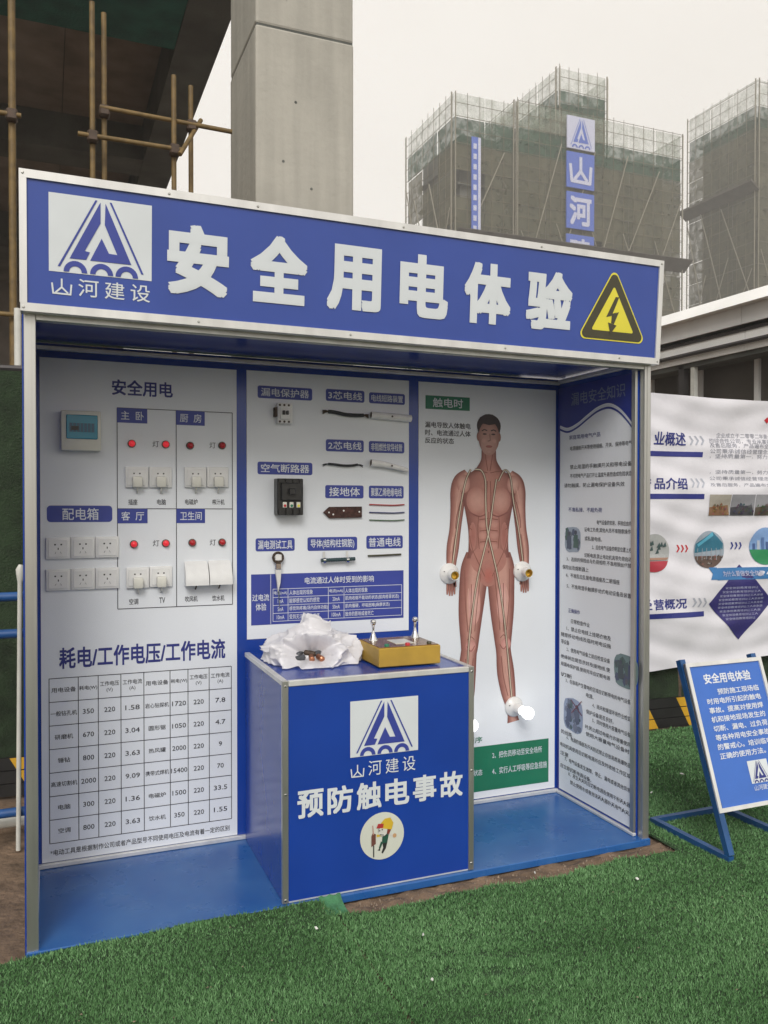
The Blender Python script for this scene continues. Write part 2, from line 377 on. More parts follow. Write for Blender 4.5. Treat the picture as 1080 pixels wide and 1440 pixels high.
def turf_edge(x):
    """how far towards the booth the turf reaches at x"""
    if x < .98: return -.022+.008*math.sin(x*14)
    if x < 1.04: return -.03
    if x < 2.56: return -.118+.014*math.sin(x*9)+.008*math.sin(x*31)
    return 1.36
def turf_h(x, y):
    x = np.asarray(x); y = np.asarray(y)
    h = .006*np.sin(x*3.1+y*2.3)+.005*np.sin(x*1.7-y*4.1)+.003*np.sin(y*9+x*2)
    h = h+.0035*np.sin((y+.35*x)*52)*np.exp(-(((x-1.35)/.22)**2+((y+.62)/.2)**2))*2
    lip = np.where(x < 1.0, .02*np.exp(-((y+.02)/.05)**2), 0)
    return .008+h*.8+lip
seams = [-6.0, -3.43, -1.2, 1.03, 3.26, 5.49, 7.7]
for a, b in zip(seams, seams[1:]):
    tb = MB(); n_ = 60
    xs = np.linspace(a+.006, b-.006, n_+1)
    ys0 = -6.0
    rows = 90
    for j in range(rows+1):
        for x in xs:
            e = turf_edge(x); y = ys0+(e-ys0)*(j/rows)**.8
            s_ = min(x-a, b-x); tb.v.append((x, y, float(turf_h(x, y))-.006*math.exp(-(s_/.02)**2)))
    for j in range(rows):
        for i in range(n_): tb.f.append((j*(n_+1)+i, j*(n_+1)+i+1, (j+1)*(n_+1)+i+1, (j+1)*(n_+1)+i))
    tag(ob('turf', tb, M['turfback'], smooth=True), kind='structure')

def grass_blades():
    N = 900000
    # polar sampling about the camera foot so that near blades are finer
    u = rng.random(N); r = 1.9*(7.5/1.9)**(u**.85); ang = rng.uniform(-.42, .42+.36, N)+.387-.15
    x = .071+r*np.sin(ang); y = -2.9+r*np.cos(ang)
    edge = np.array([turf_edge(q) for q in np.linspace(-6, 8, 2801)]); e = edge[np.clip(((x+6)/14*2800).astype(int), 0, 2800)]
    sd_ = np.min(np.abs(x[:, None]-np.array(seams)[None, :]), axis=1)
    keep = (y < e+rng.normal(0, .008, N)) & (x > -5.9) & (x < 7.6) & ((sd_ > .006) | (rng.random(N) < .3))
    keep &= ~((x < 2.53) & (x > .0) & (y > -.018))
    x = x[keep]; y = y[keep]; r = r[keep]; n = len(x)
    z = turf_h(x, y)
    patch = np.sin(x*7+y*3)+np.sin(x*3-y*8+1)+np.sin(y*17+x*5)*.6
    wdt = (.0016+.0011*(r-1.9))*rng.uniform(.7, 1.3, n); hgt = rng.uniform(.006, .014, n)*(1+.10*patch/2)
    th = rng.uniform(0, 2*np.pi, n); la = rng.normal(.6+.6*patch, 1.9, n); ll = rng.uniform(.25, 1.0, n)*hgt
    bx = np.cos(th)*wdt; by = np.sin(th)*wdt
    V = np.empty((n, 3, 3), np.float32)
    V[:, 0] = np.stack([x-bx, y-by, z-.003], 1); V[:, 1] = np.stack([x+bx, y+by, z-.003], 1)
    V[:, 2] = np.stack([x+np.cos(la)*ll, y+np.sin(la)*ll, z+hgt*.85], 1)
    me = bpy.data.meshes.new('artificial_grass'); me.vertices.add(n*3); me.vertices.foreach_set('co', V.ravel())
    me.loops.add(n*3); me.loops.foreach_set('vertex_index', np.arange(n*3, dtype=np.int32))
    me.polygons.add(n); me.polygons.foreach_set('loop_start', np.arange(0, n*3, 3, dtype=np.int32))
    me.update(calc_edges=True)
    t = np.clip(.5+.13*patch/2+rng.normal(0, .2, n), 0, 1).astype(np.float32)
    at = me.attributes.new('tint', 'FLOAT', 'POINT'); at.data.foreach_set('value', np.repeat(t, 3))
    m = bpy.data.materials.new('artificial_grass'); m.use_nodes = True; nn = m.node_tree.nodes
    a = nn.new('ShaderNodeAttribute'); a.attribute_name = 'tint'; rr = nn.new('ShaderNodeValToRGB')
    rr.color_ramp.elements[0].color = (.045, .115, .036, 1); rr.color_ramp.elements[1].color = (.22, .41, .18, 1)
    e_ = rr.color_ramp.elements.new(.5); e_.color = (.095, .225, .078, 1)
    m.node_tree.links.new(a.outputs['Fac'], rr.inputs[0]); b = nn['Principled BSDF']; m.node_tree.links.new(rr.outputs[0], b.inputs['Base Color'])
    b.inputs['Roughness'].default_value = .55; b.inputs['Specular IOR Level'].default_value = .3
    me.materials.append(m)
    o = bpy.data.objects.new('artificial_grass', me); COL.objects.link(o); tag(o, kind='stuff')
grass_blades()
for i, (x, y) in enumerate([(3.25, .62), (2.92, -.28), (3.1, -.42), (.92, -.2), (1.16, -.62), (1.2, -1.05), (2.9, .45), (1.25, -.36), (2.2, -.3), (1.86, -.1)]):
    s = .008 if i else .02
    q = MB(); z = float(turf_h(x, y))+.014; a = i*1.3
    q.add([(x+s*math.cos(a+k*1.57)*(1 if k % 2 else .5), y+s*math.sin(a+k*1.57)*(1 if k % 2 else .6), z+.002*k) for k in range(4)]+[(x, y, z+.009), (x, y, z-.004)],
          [(0, 1, 4), (1, 2, 4), (2, 3, 4), (3, 0, 4), (1, 0, 5), (2, 1, 5), (3, 2, 5), (0, 3, 5)])
    if i == 0: tag(ob('scrap', q, M['scrap']), 'largest white scrap, lying on the turf behind the blue easel', 'litter', 'white scraps on the turf')
    elif i == 9: tag(ob('scrap', q, M['scrap']), 'small white scrap on the bare soil at the foot of the booth', 'litter', 'white scraps on the turf')
    else: tag(ob('scrap', q, M['scrap']), ['', 'white crumb just in front of the blue easel foot', 'white crumb on the turf below the blue easel foot', 'white crumb in the turf near the counter corner', 'white crumb midway across the front turf, upper one', 'white crumb on the front turf nearest the camera', 'white crumb on the turf behind the easel foot', 'white crumb on the turf below the counter middle', 'white crumb on the turf below the booth opening'][i], 'litter', 'white scraps on the turf')
db = MB()
for _ in range(160):
    x = random.uniform(-.3, 3.6); y = random.uniform(-2.2, -.05); s = random.uniform(.002, .005); z = float(turf_h(x, y))+.011; a = random.random()*6
    db.add([(x+s*math.cos(a+k*2.1)*(1+.8*(k == 0)), y+s*math.sin(a+k*2.1), z+random.uniform(0, .002)) for k in range(3)]+[(x, y, z+.003)], [(0, 1, 3), (1, 2, 3), (2, 0, 3)])
tag(ob('turf_debris', db, mat('dry_crumbs', (.22, .18, .12), .9, var=.7, vscale=3)), kind='stuff')
# folded light green turf flap at the counter foot
fl = MB()
for i in range(9):
    for j in range(7):
        x = .985+.085*i/8; y = -.018-.09*j/6; fl.v.append((x, y, .03*math.exp(-j*.6)+.014+.004*math.sin(i*1.9)))
for i in range(8):
    for j in range(6): fl.f.append((i*7+j, (i+1)*7+j, (i+1)*7+j+1, i*7+j+1))
tag(ob('turf_flap', fl, mat('pale_green_turf', (.06, .2, .09), .9, var=.2, vscale=40, bump=.5, bscale=200), smooth=True), 'pale green turf offcut folded up against the counter foot', 'turf offcut')

# ============================================================ BOOTH
W = 2.506; HS = 2.105; H = 2.528
booth = empty('exhibition_booth', (1.25, .3, 0), 'blue and white electrical safety booth with large white characters on its fascia', 'exhibition booth')
b = MB().box(0.0, W, -.014, D+.02, 0, .03, .003); base = ob('base', b, M['bluefloor'], booth, True)
# posts
for x0, x1, y0 in ((.002, .038, -.004), (W-.036, W-.002, -.004)):
    q = MB(); q.box(x0, x1, y0, y0+.034, .0, HS, .003, 2)
    q.box((x0+x1)/2-.004, (x0+x1)/2+.004, y0-.0022, y0, .01, HS-.005)
    p = ob('post', q, M['alud'], booth, True)
for x0 in (.002, W-.036): ob('post', MB().box(x0, x0+.034, D+.012, D+.046, .0, HS, .003), M['alud'], booth, True)
# walls
ob('side_wall', MB().box(-.004, .0015, .036, D, .0, HS+.01), M['blue'], booth, True)
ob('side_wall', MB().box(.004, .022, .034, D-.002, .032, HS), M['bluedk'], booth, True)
sw = ob('side_wall', MB().box(XS+.001, XS+.02, .034, D+.01, .0, HS+.01), M['blue'], booth, True)
bw = ob('back_wall', MB().box(.0, W, D+.001, D+.011, .03, HS+.012), M['blue'], booth, True)
ob('ceiling', MB().box(-.0, W, -.03, D+.03, HS+.018, HS+.036), M['blue'], booth, True)
# trims
def trim(x0, x1, y0, y1, z0, z1, m='alu', par=booth): return ob('trim', MB().box(x0, x1, y0, y1, z0, z1, .002), M[m], par, True)
trim(.025, 2.46, D-.018, D, .031, .048); trim(.025, 2.46, D-.022, D, 2.088, 2.104)
trim(XS-.016, XS+.001, .03, D-.02, .031, .045); trim(XS-.02, XS+.001, .03, D-.024, 2.092, 2.108)
trim(.022, .036, .032, D-.02, .031, .045)
trim(.038, W-.036, -.002, .03, 2.075, 2.104, 'alud')
trim(XS-.012, XS, .031, .06, .05, 2.09, 'alud')

# ---- fascia sign
sg = MB()
def signbox(u0, v0, u1, v1, o0, o1):
    f = MB(); vs_ = [P_sign(u, v, o) for o in (o0, o1) for v in (v0, v1) for u in (u0, u1)]
    return f.add(vs_, [(0, 2, 3, 1), (4, 5, 7, 6), (0, 1, 5, 4), (1, 3, 7, 5), (3, 2, 6, 7), (2, 0, 4, 6)])
sign = ob('fascia', signbox(.004, HS-.008, W-.004, H-.004, -.04, 0), M['fascia'], booth, True)
for a in ((-.008, H-.024, W+.006, H+.002), (-.006, HS-.012, W+.004, HS+.014), (-.008, HS+.0142, .014, H-.0242), (W-.017, HS+.0142, W+.006, H-.0242)):
    q = signbox(*a, -.05, .007); ob('fascia_trim', q, M['alu'], sign, True)
q = MB()
for u, v in [(.003, H-.01), (.45, H-.012), (.75, H-.012), (1.3, H-.012), (1.9, H-.012), (W-.006, H-.012), (.003, HS), (.55, HS+.001), (1.1, HS+.001), (1.75, HS+.001), (2.3, HS+.001), (W-.006, HS)]:
    q.lathe([(.0, .003), (.003, .0028), (.0045, .001), (.0045, -.001)], P_sign(u, v, .0072), n=10)
ob('screw_heads', q, M['alud'], sign, True)
q = MB(); rect(q, .078, 2.226, .395, 2.471, P_sign, .0015); ob('emblem_plate', q, M['vinyl'], sign, True)
q = MB(); logo(q, .078, 2.226, .395, 2.471, P_sign, .003); ob('emblem', q, M['tabblue'], sign, True)
for i, ch in enumerate('山河建设'):
    x = .085+i*.081; q = MB(); (shan(q, (x, 2.155, x+.062, 2.205), P_sign, .002) if ch == '山' else text(q, ch, (x, 2.155, x+.062, 2.21), P_sign, .006, .002, 3)); ob('character', q, M['vinyl'], sign, True)
for ch, a in zip('安全用电体验', [(.445, .652), (.727, .933), (1.007, 1.217), (1.292, 1.493), (1.563, 1.769), (1.84, 2.057)]):
    q = MB(); text(q, ch, (a[0], 2.193, a[1], 2.426), P_sign, .042, .003, 3); ob('character', q, M['vinyl'], sign, True)
def rtri(cx, cy, s, r, sh=1.):
    """rounded triangle outline"""
    out = []; R = s
    for k, (a, bb) in enumerate(((90, 0), (210, 0), (330, 0))):
        c = (cx+R*math.cos(math.radians(a)), cy+R*math.sin(math.radians(a)))
        for t in range(-60, 61, 20): out.append((c[0]+r*math.cos(math.radians(a+t)), c[1]+r*math.sin(math.radians(a+t))))
    return out
tcx, tcy = 2.262, 2.275
q = MB(); poly(q, rtri(tcx, tcy, .158, .022), P_sign, .002); ob('warning_triangle', q, M['yellow'], sign, True)
q = MB(); poly(q, rtri(tcx, tcy, .152, .020), P_sign, .003); ob('warning_triangle', q, M['brownblk'], sign, True)
q = MB(); poly(q, rtri(tcx, tcy, .112, .006), P_sign, .004); ob('warning_triangle', q, M['yellow'], sign, True)
q = MB(); BZ = [(.012, .085), (-.035, -.005), (-.004, .0), (-.014, -.038), (-.030, -.034), (-.010, -.075), (.008, -.032), (-.004, -.036), (.022, .022), (-.006, .016), (.026, .085)]
def tz(pts): return [(tcx+a*1.0, tcy+bb*.95) for a, bb in pts]
poly(q, tz([(.008, .085), (-.036, -.006), (-.008, .002), (.02, .02), (-.004, .012), (.026, .085)]), P_sign, .005)
poly(q, tz([(-.008, .004), (.028, .022), (.004, -.034), (-.010, -.030)]), P_sign, .0052)
poly(q, tz([(-.026, -.028), (.018, -.038), (-.012, -.078)]), P_sign, .0054)
ob('lightning_bolt', q, M['brownblk'], sign, True)

# ---- posters on the back wall
def lay(parent, batch, P):
    for nm, mk, mb in batch:
        if mb.v:
            o = ob(nm, mb, M[mk], parent, True)
            if nm != 'header_wave': o['kind'] = 'stuff'
def poster(u0, v0, u1, v1):
    q = MB(); rect(q, u0, v0, u1, v1, P_back, .002, 1, 1)
    vs2 = [P_back(u, v, o) for o in (.0002, .002) for v in (v0, v1) for u in (u0, u1)]
    q = MB().add(vs2, [(0, 2, 3, 1), (4, 5, 7, 6), (0, 1, 5, 4), (1, 3, 7, 5), (3, 2, 6, 7), (2, 0, 4, 6)])
    return ob('poster', q, M['print'], booth, True)
# poster 1
p1 = poster(.044, .05, .826, 2.060); ink, blk, tb_, wt, ln = MB(), MB(), MB(), MB(), MB()
o1, o2 = .0032, .0044
text(ink, '安全用电', (.315, 1.925, .558, 1.99), P_back, .022, o1)
gu = [.335, .571, .807]; gv = [1.051, 1.462, 1.874]
for u in gu: line(ln, (u, gv[0]), (u, gv[2]), .003, P_back, o1)
for v in gv: line(ln, (gu[0], v), (gu[2], v), .003, P_back, o1+.0002)
for (u, v), s in zip([(gu[0], gv[2]), (gu[1], gv[2]), (gu[0], gv[1]), (gu[1], gv[1])], ['主  卧', '厨  房', '客  厅', '卫生间']):
    q = MB(); rect(q, u, v-.06, u+.119, v, P_back, o1+.0004); ob('title_tab', q, M['tabblue'], p1, True); text(wt, s, (u+.015, v-.048, u+.105, v-.012), P_back, .01, o2)
for u, v in ((.487, 1.73), (.722, 1.732), (.487, 1.318), (.722, 1.318)): text(blk, '灯', (u-.012, v-.012, u+.014, v+.014), P_back, .004, o1)
for (u, v), s, wd in zip([(.396, 1.489), (.51, 1.49), (.633, 1.491), (.747, 1.491), (.398, 1.079), (.512, 1.08), (.632, 1.081), (.746, 1.08)], ['插座', '电脑', '电磁炉', '榨汁机', '空调', 'TV', '吹风机', '饮水机'], [.036, .036, .052, .052, .036, .024, .052, .052]):
    text(blk, s, (u-wd/2, v-.012, u+wd/2, v+.012), P_back, .012, o1)
q = MB(); rrect(q, .068, 1.408, .315, 1.474, .014, P_back, o1); ob('title_tab', q, M['tabblue'], p1, True); text(wt, '配电箱', (.125, 1.416, .262, 1.464), P_back, .012, o2)
text(ink, '耗电/工作电压/工作电流', (.111, .82, .775, .905), P_back, .022, o1)
cols = [.073, .182, .258, .346, .437, .543, .617, .706, .801]; rows = [.784-i*(.784-.124)/7 for i in range(8)]
for c in cols: line(ln, (c, rows[0]), (c, rows[-1]), .0028, P_back, o1)
for r_ in rows: line(ln, (cols[0], r_), (cols[-1], r_), .0028, P_back, o1+.0002)
tab = [['用电设备', '耗电(W)', '工作电压|(V)', '工作电流|(A)', '用电设备', '耗电(W)', '工作电压|(V)', '工作电流|(A)'],
       ['一般钻孔机', '350', '220', '1.58', '岩心钻探机', '1720', '220', '7.8'], ['研磨机', '670', '220', '3.04', '圆形锯', '1050', '220', '4.7'],
       ['锤钻', '800', '220', '3.63', '热风罐', '2000', '220', '9'], ['高速切割机', '2000', '220', '9.09', '携带式焊机', '15400', '220', '70'],
       ['电脑', '300', '220', '1.36', '电磁炉', '1500', '220', '33.5'], ['空调', '800', '220', '3.63', '饮水机', '350', '220', '1.55']]
for i, row in enumerate(tab):
    for j, s in enumerate(row):
        cx = (cols[j]+cols[j+1])/2; cy = (rows[i]+rows[i+1])/2; wd = cols[j+1]-cols[j]
        if '|' in s:
            a, c = s.split('|'); text(blk, a, (cx-wd*.42, cy+.002, cx+wd*.42, cy+.022), P_back, .008, o1); text(blk, c, (cx-.012, cy-.024, cx+.012, cy-.006), P_back, .004, o1)
        else:
            n_ = sum(.62 if ord(k) < 256 else 1 for k in s); ww = min(wd*.45, n_*.0115); text(blk, s, (cx-ww, cy-.010, cx+ww, cy+.010), P_back, .008, o1)
text(blk, '*电动工具是根据制作公司或者产品型号不同使用电压及电流有着一定的区别', (.075, .074, .792, .098), P_back, .008, o1)
lay(p1, [('lettering', 'ink', ink), ('lettering', 'black', blk), ('title_tab', 'tabblue', tb_), ('lettering', 'wtext', wt), ('table_lines', 'black', ln)], P_back)
# poster 2
p2 = poster(.870, .895, 1.637, 2.062); tb_, wt, ln = MB(), MB(), MB()
for (a, c, d, e), s in [((.918, 1.945, 1.165, 1.999), '漏电保护器'), ((1.229, 1.948, 1.414, 2.002), '3芯电线'), ((1.437, 1.948, 1.616, 1.998), '电线短路装置'),
        ((.917, 1.613, 1.166, 1.668), '空气断路器'), ((1.229, 1.722, 1.411, 1.776), '2芯电线'), ((1.436, 1.722, 1.613, 1.775), '非阻燃性软导线管'),
        ((1.226, 1.511, 1.410, 1.570), '接地体'), ((1.436, 1.512, 1.610, 1.570), '聚氯乙烯绝缘电线'), ((.908, 1.277, 1.084, 1.334), '漏电测试工具'),
        ((1.143, 1.275, 1.379, 1.336), '导体(结构柱钢筋)'), ((1.424, 1.280, 1.606, 1.340), '普通电线')]:
    q = MB(); rrect(q, a, c, d, e, .009, P_back, o1); ob('title_tab', q, M['tabblue'], p2, True); k = .12 if s != '接地体' else .2
    text(wt, s, (a+(d-a)*k*.5, c+.009, d-(d-a)*k*.5, e-.009), P_back, .014, o2)
q = MB(); rect(q, .888, .955, 1.61, 1.177, P_back, o1); ob('table_ground', q, M['tabblue'], p2, True)
text(wt, '电流通过人体时受到的影响', (1.13, 1.128, 1.46, 1.158), P_back, .012, o2)
text(wt, '过电流', (.893, 1.06, .968, 1.09), P_back, .012, o2); text(wt, '体验', (.908, 1.018, .955, 1.05), P_back, .012, o2)
for v in (1.110, 1.073, 1.038, 1.003, .968): line(ln, (.985, v), (1.6, v), .0022, P_back, o2)
for u in (.985, 1.053, 1.24, 1.315, 1.6): line(ln, (u, .968), (u, 1.110), .0022, P_back, o2+.0002)
line(ln, (.975, .957), (.975, 1.175), .0022, P_back, o2)
for i, r_ in enumerate([['电流(mA)', '人体出现的现象', '电流(mA)', '人体出现的现象'], ['1mA', '能够感觉认知的感觉', '20mA', '肌肉收缩不能动的状态(肌肉痉挛状态)'],
        ['5mA', '感觉到疼痛(场内自体功能)', '50mA', '肌肉僵硬，呼吸困难(麻痹状态)'], ['10mA', '受到无法忍受的疼痛', '100mA', '致命的影响或者死亡']]):
    y = 1.092-i*.0355
    for (u0, u1), s in zip([(.985, 1.053), (1.053, 1.24), (1.24, 1.315), (1.315, 1.6)], r_):
        n_ = sum(.55 if ord(k) < 256 else 1 for k in s); ww = min(u1-u0-.008, n_*.0155)
        if u1-u0 > .1: text(wt, s, (u0+.006, y-.0105, u0+.006+ww, y+.0105), P_back, .008, o2)
        else: text(wt, s, ((u0+u1)/2-ww/2, y-.009, (u0+u1)/2+ww/2, y+.009), P_back, .008, o2)
lay(p2, [('title_tab', 'tabblue', tb_), ('lettering', 'wtext', wt), ('table_lines', 'wtext', ln)], P_back)
# poster 3 : printed figure
p3 = poster(1.687, .052, 2.447, 2.062); gr, wt, blk, gt = MB(), MB(), MB(), MB()
q = MB(); rect(q, 1.722, 1.936, 1.957, 2.000, P_back, o1); ob('title_tab', q, M['green'], p3, True); text(wt, '触电时', (1.76, 1.946, 1.92, 1.990), P_back, .014, o2)
for s, v, u1 in (('漏电导致人体触电', 1.862, 1.962), ('时、电流通过人体', 1.825, 1.962), ('反应的状态', 1.788, 1.872)): text(blk, s, (1.72, v-.014, u1, v+.014), P_back, .014, o1)
q = MB(); rect(q, 1.74, .086, 2.41, .306, P_back, o1); ob('green_box', q, M['green'], p3, True)
text(wt, '1、立即切断电源', (1.77, .245, 1.96, .272), P_back, .008, o2); text(wt, '3、确认意识及出血状态', (1.77, .165, 2.03, .195), P_back, .008, o2)
text(wt, '2、把伤员移动至安全场所', (2.085, .240, 2.37, .272), P_back, .008, o2); text(wt, '4、实行人工呼吸等应急措施', (2.085, .160, 2.40, .194), P_back, .008, o2)
text(gt, '应急顺序', (1.86, .325, 2.03, .355), P_back, .012, o1)
lay(p3, [('green_box', 'green', gr), ('lettering', 'wtext', wt), ('lettering', 'black', blk), ('lettering', 'green', gt)], P_back)
fig = MB(); fc = []
SKC, SKE, SKL = (.38, .175, .135), (.15, .05, .04), (.56, .34, .27)
def strip(pts, ws, off, c=SKC, e=SKE, hl=None, n=5):
    sp = spline([(p[0], p[1], w_) for p, w_ in zip(pts, ws)], n); base_ = len(fig.v)
    prof = [-1, -.78, -.35, .1, .5, .82, 1]
    for i, (x, y, w_) in enumerate(sp):
        a = sp[max(i-1, 0)]; bq = sp[min(i+1, len(sp)-1)]; dx, dy = bq[0]-a[0], bq[1]-a[1]; L = math.hypot(dx, dy) or 1
        nx_, ny_ = dy/L, -dx/L
        for k in prof:
            fig.v.append(P_back(x+nx_*w_*k, y+ny_*w_*k, off))
            t = abs(k)**2; h_ = hl or c; cc = [c[q]*(1-t)+e[q]*t for q in range(3)]
            if abs(k) < .4: cc = [cc[q]*.45+h_[q]*.55 for q in range(3)]
            fc.append(cc)
    m_ = len(prof)
    for i in range(len(sp)-1):
        for k in range(m_-1): fig.f.append((base_+i*m_+k, base_+i*m_+k+1, base_+(i+1)*m_+k+1, base_+(i+1)*m_+k))
def blob(cx, cy, rx, ry, off, c, e, n=20, rot=0):
    b0 = len(fig.v); cr_, sr_ = math.cos(rot), math.sin(rot); fig.v.append(P_back(cx, cy, off)); fc.append(c)
    for ring in (.6, 1):
        for i in range(n):
            a = 2*math.pi*i/n; x, y = rx*ring*math.cos(a), ry*ring*math.sin(a)
            fig.v.append(P_back(cx+x*cr_-y*sr_, cy+x*sr_+y*cr_, off)); fc.append(e if ring == 1 else [(c[k]*.6+e[k]*.4) for k in range(3)])
    for i in range(n):
        j = (i+1) % n; fig.f += [(b0, b0+1+i, b0+1+j), (b0+1+i, b0+1+n+i, b0+1+n+j, b0+1+j)]
C = 2.062
# legs
strip([(C-.066, 1.25), (C-.074, 1.18), (C-.086, 1.08), (C-.098, .95), (C-.103, .80), (C-.108, .76), (C-.118, .66), (C-.120, .56), (C-.125, .47), (C-.14, .42)], [.056, .076, .074, .065, .047, .044, .049, .043, .027, .034], .0034, hl=SKL)
strip([(C+.066, 1.25), (C+.068, 1.18), (C+.072, 1.08), (C+.078, .95), (C+.083, .80), (C+.086, .76), (C+.098, .66), (C+.114, .56), (C+.132, .47), (C+.142, .41)], [.056, .076, .074, .065, .045, .042, .048, .041, .026, .034], .0035, hl=SKL)
# arms
for s in (-1, 1):
    strip([(C+s*.118, 1.640), (C+s*.150, 1.60), (C+s*.166, 1.55), (C+s*.172, 1.47), (C+s*.182, 1.37), (C+s*.195, 1.28), (C+s*.203, 1.20), (C+s*.205, 1.13)], [.020, .040, .042, .036, .031, .033, .026, .019], .0036+(s > 0)*.0001, hl=SKL)
    for k in range(4):
        strip([(C+s*.205+(k-1.5)*.011, 1.12), (C+s*.205+(k-1.5)*.0125, 1.075), (C+s*.205+(k-1.5)*.013, 1.045+.006*abs(k-1.5))], [.007, .006, .004], .0038)
    strip([(C+s*.188, 1.13), (C+s*.18, 1.09)], [.009, .006], .0038)
# torso
strip([(C, 1.70), (C, 1.665), (C, 1.632), (C, 1.60), (C, 1.53), (C, 1.46), (C, 1.36), (C, 1.27), (C, 1.225)], [.044, .062, .112, .150, .148, .130, .112, .111, .119], .0040, hl=(.40, .19, .145))
blob(C, 1.215, .100, .075, .00405, (.37, .17, .13), (.36, .165, .13)); blob(C, 1.15, .055, .065, .0041, (.34, .14, .11), (.35, .16, .125)); blob(C, 1.14, .03, .04, .00415, (.38, .12, .09), (.34, .14, .11))
for s in (-1, 1):
    blob(C+s*.063, 1.505, .060, .068, .0042, (.50, .28, .22), (.34, .15, .115)); blob(C+s*.138, 1.585, .036, .045, .0043, (.55, .34, .27), (.36, .165, .13))
    pline_pts = spline([(C+s*.012, 1.44), (C+s*.055, 1.428), (C+s*.11, 1.45)], 5)
    for a, c_ in zip(pline_pts, pline_pts[1:]):
        i0 = len(fig.v); line(fig, a, c_, .006, P_back, .0046); fc += [(.2, .07, .06)]*4
    for v in (1.39, 1.335, 1.28): blob(C+s*.03, v, .027, .022, .0043, (.44, .23, .18), (.36, .165, .13))
    blob(C+s*.088, 1.33, .02, .07, .0044, (.30, .115, .09), (.36, .165, .13))
    blob(C+s*.098, .80, .028, .03, .0044, (.56, .3, .25), (.46, .21, .18)); blob(C+s*.080, 1.0, .035, .1, .0044, (.60, .37, .31), (.50, .26, .22))
blob(C, 1.255, .004, .007, .0047, (.12, .04, .03), (.2, .08, .06), 8)
strip([(C, 1.80), (C, 1.74), (C, 1.70), (C, 1.66)], [.040, .040, .044, .07], .00395, hl=(.38, .19, .16))
def ml(pts, w_=.004, col=(.2, .075, .055)):
    sp3 = spline([(C+a, b_) for a, b_ in pts], 4); k0 = len(fig.v); pline(fig, sp3, w_, P_back, .0048); fc.extend([col]*(len(fig.v)-k0))
LT = (.62, .40, .33)
for s in (-1, 1):
    for pts in ([(.112, 1.63), (.130, 1.58), (.150, 1.50)], [(.008, 1.64), (.06, 1.648), (.115, 1.635)], [(.008, 1.60), (.012, 1.52), (.01, 1.45)], [(.105, 1.335), (.09, 1.27), (.055, 1.20), (.02, 1.135)],
                [(.155, 1.50), (.176, 1.42), (.180, 1.37)], [(.182, 1.34), (.196, 1.25), (.201, 1.17)], [(.020, 1.73), (.014, 1.69), (.006, 1.65)],
                [(.118, 1.43), (.10, 1.415)], [(.115, 1.405), (.096, 1.388)], [(.110, 1.378), (.092, 1.362)], [(.004, 1.418), (.052, 1.412)], [(.004, 1.362), (.05, 1.357)], [(.004, 1.308), (.048, 1.303)], [(.056, 1.43), (.060, 1.36), (.052, 1.27)]):
        ml([(a*s, b_) for a, b_ in pts])
    dxl = -.012 if s < 0 else .0
    for pts in ([(.030, 1.15), (.050, 1.0), (.062, .87)], [(.115, 1.17), (.112, 1.02), (.098, .87)], [(.080, 1.10), (.082, .98), (.080, .86)], [(.062, .80), (.082, .775), (.104, .80)], [(.064, .83), (.082, .845), (.102, .83)], [(.070, .74), (.082, .64), (.108, .54)], [(.110, .74), (.118, .66), (.122, .58)]):
        ml([(a*s*1.03+dxl, b_) for a, b_ in pts], .0035)
    for pts in ([(.06, 1.12), (.068, 1.02), (.070, .92)], [(.095, 1.08), (.10, 1.0), (.094, .9)], [(.092, .72), (.103, .64)], [(.150, 1.57), (.168, 1.50), (.172, 1.44)], [(.190, 1.33), (.200, 1.26)]):
        ml([(a*s*1.03+dxl*(pts[0][1] < 1.2), b_) for a, b_ in pts], .006, (.52, .30, .235))
ml([(0, 1.45), (0, 1.36), (0, 1.275)])
# head
for s in (-1, 1): blob(C+s*.057, 1.815, .010, .022, .0044, (.3, .15, .11), (.2, .09, .07), 10)
blob(C, 1.812, .058, .082, .0046, (.42, .25, .2), (.26, .13, .10), 24)
blob(C, 1.775, .045, .05, .0047, (.44, .26, .21), (.37, .21, .17), 24)
blob(C, 1.868, .066, .058, .0045, (.035, .022, .022), (.05, .03, .03), 24)
hb = len(fig.v); poly(fig, [(C-.060, 1.83), (C-.064, 1.87), (C-.05, 1.908), (C-.02, 1.924), (C+.02, 1.924), (C+.05, 1.906), (C+.064, 1.87), (C+.060, 1.83), (C+.050, 1.862), (C+.034, 1.878), (C, 1.872), (C-.034, 1.878), (C-.050, 1.862)], P_back, .0052); fc += [(.035, .022, .022)]*13
for s in (-1, 1):
    blob(C+s*.024, 1.828, .012, .0045, .0053, (.03, .02, .02), (.12, .06, .05), 10)
    i0 = len(fig.v); pline(fig, [(C+s*.010, 1.845), (C+s*.026, 1.850), (C+s*.040, 1.843)], .0055, P_back, .0054); fc += [(.04, .025, .025)]*8
    blob(C+s*.028, 1.795, .014, .012, .0053, (.46, .26, .21), (.41, .24, .19), 10)
pb = len(fig.v); pline(fig, [(C+.004, 1.83), (C+.007, 1.797), (C-.008, 1.794)], .004, P_back, .0054); fc += [(.17, .09, .07)]*8
blob(C, 1.768, .019, .0065, .0054, (.3, .09, .08), (.25, .11, .09), 12); blob(C, 1.742, .016, .008, .0054, (.44, .26, .21), (.38, .22, .18), 12)
fo = ob('printed_figure', fig, M['picture'], p3, True); fo['label'] = 'printed full-length human figure with outlined muscles'
set_ink(fo, [(min(1, c[0]*1.15), c[1]*1.12, c[2]*1.14) for c in fc])
q1, q2 = MB(), MB()
def bp(px): return px
